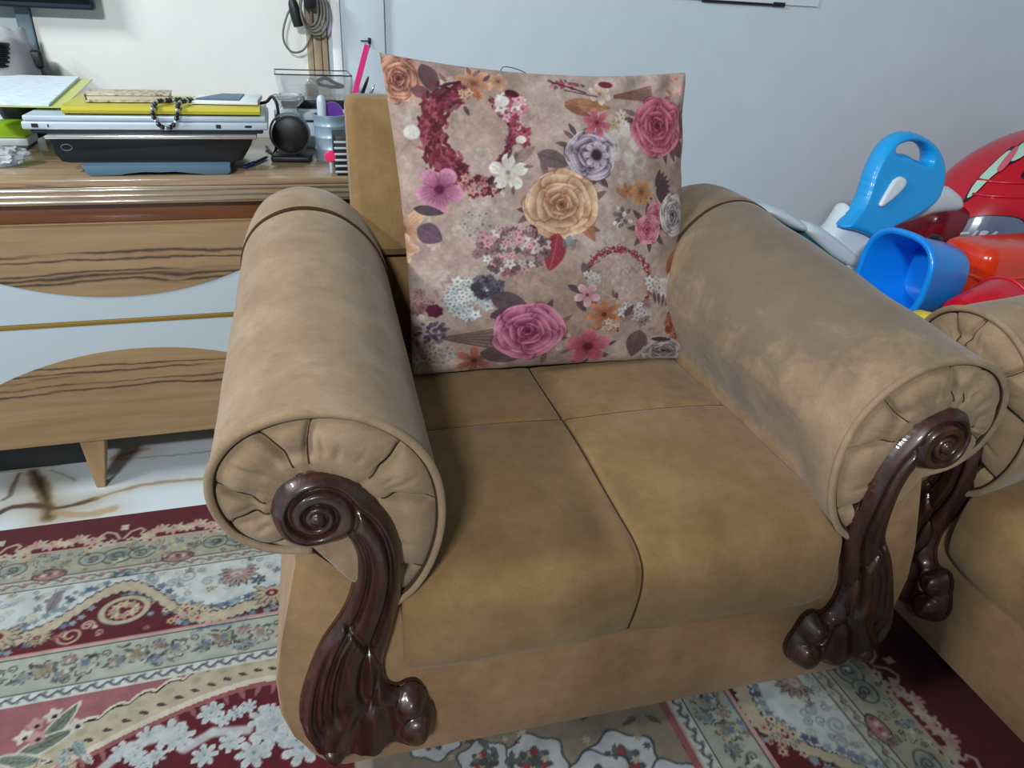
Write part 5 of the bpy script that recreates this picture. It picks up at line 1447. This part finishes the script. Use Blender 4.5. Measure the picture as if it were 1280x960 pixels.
# big red toy car
t = thing('toy_car', 'large red toy car with pale green windows at the right edge', 'toy car', (2.485, 1.78, 0))
EC = (2.485, 1.78, .43); ER = (.56, .24, .42)
def car_pt(u, v):                                        # rounded body; u around, v up
    cu, su, cv, sv = math.cos(u), math.sin(u), math.cos(v), math.sin(v)
    e1 = .9
    s = lambda a, e: math.copysign(abs(a)**e, a)
    return (ER[0]*s(cv,e1)*s(cu,.9), ER[1]*s(cv,.6)*s(su,.8), EC[2]+ER[2]*s(sv,e1))
nu, nv = 96, 48
V = [car_pt(2*PI*i/nu, -PI/2+.02+(PI-.04)*j/(nv-1)) for i in range(nu) for j in range(nv)]
F = gridfaces(nu, nv, True); F.append(tuple(i*nv for i in range(nu))[::-1]); F.append(tuple(i*nv+nv-1 for i in range(nu)))
body = obj('body', V, F, M['red'], t)
from mathutils.bvhtree import BVHTree
bvh = BVHTree.FromPolygons([Vector(v) for v in V], [tuple(f) for f in F])
KC = 1.055
def decal(name, poly, m, off=.003, thick=.003, h=.006):
    P = crom(poly, 5, True) if len(poly) > 4 else np.array(poly)
    xs = np.arange(P[:,0].min(), P[:,0].max()+h, h); zs = np.arange(P[:,1].min(), P[:,1].max()+h, h)
    bm = bmesh.new(); P = resample(P, 90, True); vs = [bm.verts.new((a-EC[0], -1.0, b)) for a, b in P]
    bm.faces.new(vs); bmesh.ops.triangulate(bm, faces=bm.faces)
    bmesh.ops.subdivide_edges(bm, edges=[e for e in bm.edges if e.calc_length() > .012], cuts=3, use_grid_fill=True)
    bmesh.ops.triangulate(bm, faces=bm.faces)
    eye = Vector((-EC[0], -EC[1], 1.09))
    for v in bm.verts:
        d = Vector((v.co.x-.030, 1.6-EC[1], v.co.z+.004)) - eye
        hit = bvh.ray_cast(eye, d.normalized())
        q = hit if hit[0] is not None else bvh.find_nearest(Vector((v.co.x*1.06+.02, -.06, v.co.z)))
        v.co = q[0] + q[1]*off
    return bobj(name, bm, m, t, True, None, 80)
mint = mat('pale green window', rgb(184,214,196), .2, coat=.4); pinkm = mat('pink band', rgb(208,96,120), .3)
greyw = mat('grey side window', rgb(112,122,146), .25, coat=.3)
W1 = [(1.880,.672),(1.893,.715),(1.935,.765),(1.975,.800),(1.995,.775),(1.940,.725),(1.905,.685)]
W2 = [(1.992,.772),(2.002,.808),(2.040,.832),(2.11,.853),(2.16,.857),(2.14,.828),(2.06,.80),(2.02,.777)]
W3 = [(2.065,.735),(2.085,.757),(2.13,.775),(2.20,.79),(2.24,.77),(2.18,.745),(2.10,.727)]
def grow(p, k):
    q = np.array(p); c = q.mean(0); return [tuple(c+(a-c)*k) for a in q]
for w, mm in ((W1, mint), (W2, mint), (W3, mint)):
    decal('window_outline', grow(w, 1.20), M['black'], .002); decal('window', w, mm, .004)
decal('pink_band', [(1.955,.752),(1.985,.800),(2.005,.806),(1.992,.768),(1.968,.742)], pinkm, .006)
PN = [(1.862,.560),(1.885,.597),(1.925,.613),(2.00,.617),(2.10,.606),(2.14,.575),(2.135,.524),(2.07,.532),(1.98,.546),(1.90,.550)]
decal('window_outline', grow(PN, 1.07), M['black'], .002); decal('side_window', PN, greyw, .004)
mk = mat('white marks', rgb(206,210,218), .4)
for q in ([(1.885,.566),(1.905,.572),(1.93,.572),(1.93,.567),(1.905,.566)], [(1.94,.558),(1.955,.576),(1.965,.576),(1.95,.558)], [(1.97,.560),(1.975,.574),(2.0,.572),(2.0,.566),(1.985,.558)], [(2.005,.556),(2.03,.572),(2.04,.568),(2.015,.553)]):
    decal('mark', q, mk, .006)
for z in (.655, .690):
    P = []
    for x in np.linspace(1.93, 2.45, 40):
        hit = bvh.ray_cast(Vector((x+.06-EC[0], -2, z+.03*math.sin((x-1.93)*4))), Vector((0, 1, 0)))
        if hit[0] is not None: P.append(tuple(hit[0]))
    V2, F2 = tube_geo(P, .006, 8); obj('crease', V2, F2, M['red'], t)
bm = bmesh.new(); box(bm, -.62, -.36, -.10, .12, .50, .620, .045, 4); bobj('bumper', bm, mat('dark red plastic', rgb(120,8,26), .3, coat=.3), t)
for x in (-.28, .28):
    for y in (-.20, .20):
        bobj('wheel', lathe([(0,.03),(.08,.03),(.105,.02),(.11,0),(.105,-.02),(.08,-.03),(0,-.03)], 36, rotm((x, y, .111), 90, 0, 0)), M['black'], t)

# ------------------------------------------------------------------ the person taking the picture, kneeling behind the camera
def build_person():
    B = (.20, -.42)
    J = {'pelvis': (0,-.06,.50,.19), 'waist': (0,-.04,.66,.17), 'chest': (0,.0,.84,.19), 'upper': (0,.02,.95,.155), 'neck': (-.01,.05,1.03,.055), 'head': (-.03,.09,1.13,.088), 'crown': (-.03,.085,1.21,.075)}
    E = [('pelvis','waist'),('waist','chest'),('chest','upper'),('upper','neck'),('neck','head'),('head','crown')]
    for s, n in ((-1,'l'),(1,'r')):
        hx = -.17+s*.075
        J.update({n+'sh': (s*.22,.02,.94,.072), n+'el': (s*.32,.14,.80,.055), n+'wr': (hx,.29,1.02,.030), n+'palm': (hx-s*.004,.325,1.06,.028),
                  n+'hip': (s*.10,-.06,.44,.10), n+'kn': (s*.17,.24,.10,.075), n+'an': (s*.13,-.20,.075,.045), n+'toe': (s*.13,-.34,.055,.032)})
        E += [('upper',n+'sh'),(n+'sh',n+'el'),(n+'el',n+'wr'),(n+'wr',n+'palm'),('pelvis',n+'hip'),(n+'hip',n+'kn'),(n+'kn',n+'an'),(n+'an',n+'toe')]
        for k in range(5):
            a = (-.030+.015*k) if k else .03
            f0 = n+'f%da' % k; f1 = n+'f%db' % k
            J[f0] = (hx - s*.004 + a*.6, .345, 1.078 + (.008 if k else -.01), .0095); J[f1] = (hx - s*.02 + a*.8, .372, 1.098 + (.006*k if k else -.012), .008)
            E += [(n+'palm', f0), (f0, f1)]
    names = list(J); me = bpy.data.meshes.new('person')
    me.from_pydata([J[k][:3] for k in names], [(names.index(a), names.index(b)) for a, b in E], [])
    o = bpy.data.objects.new('person', me); COL.objects.link(o); o.location = (B[0], B[1], .012)
    sk = o.modifiers.new('skin', 'SKIN'); sk.use_smooth_shade = True
    for i, k in enumerate(names):
        d = me.skin_vertices[0].data[i]; r = J[k][3]; d.radius = (r, r); d.use_root = (k == 'pelvis')
    o.modifiers.new('sub', 'SUBSURF').levels = 2
    o.modifiers['sub'].render_levels = 2
    m = mat('dark clothes', rgb(70,74,84), .8); me.materials.append(m)
    tag(o, 'person in dark clothes kneeling behind the camera with both hands raised', 'person')
build_person()
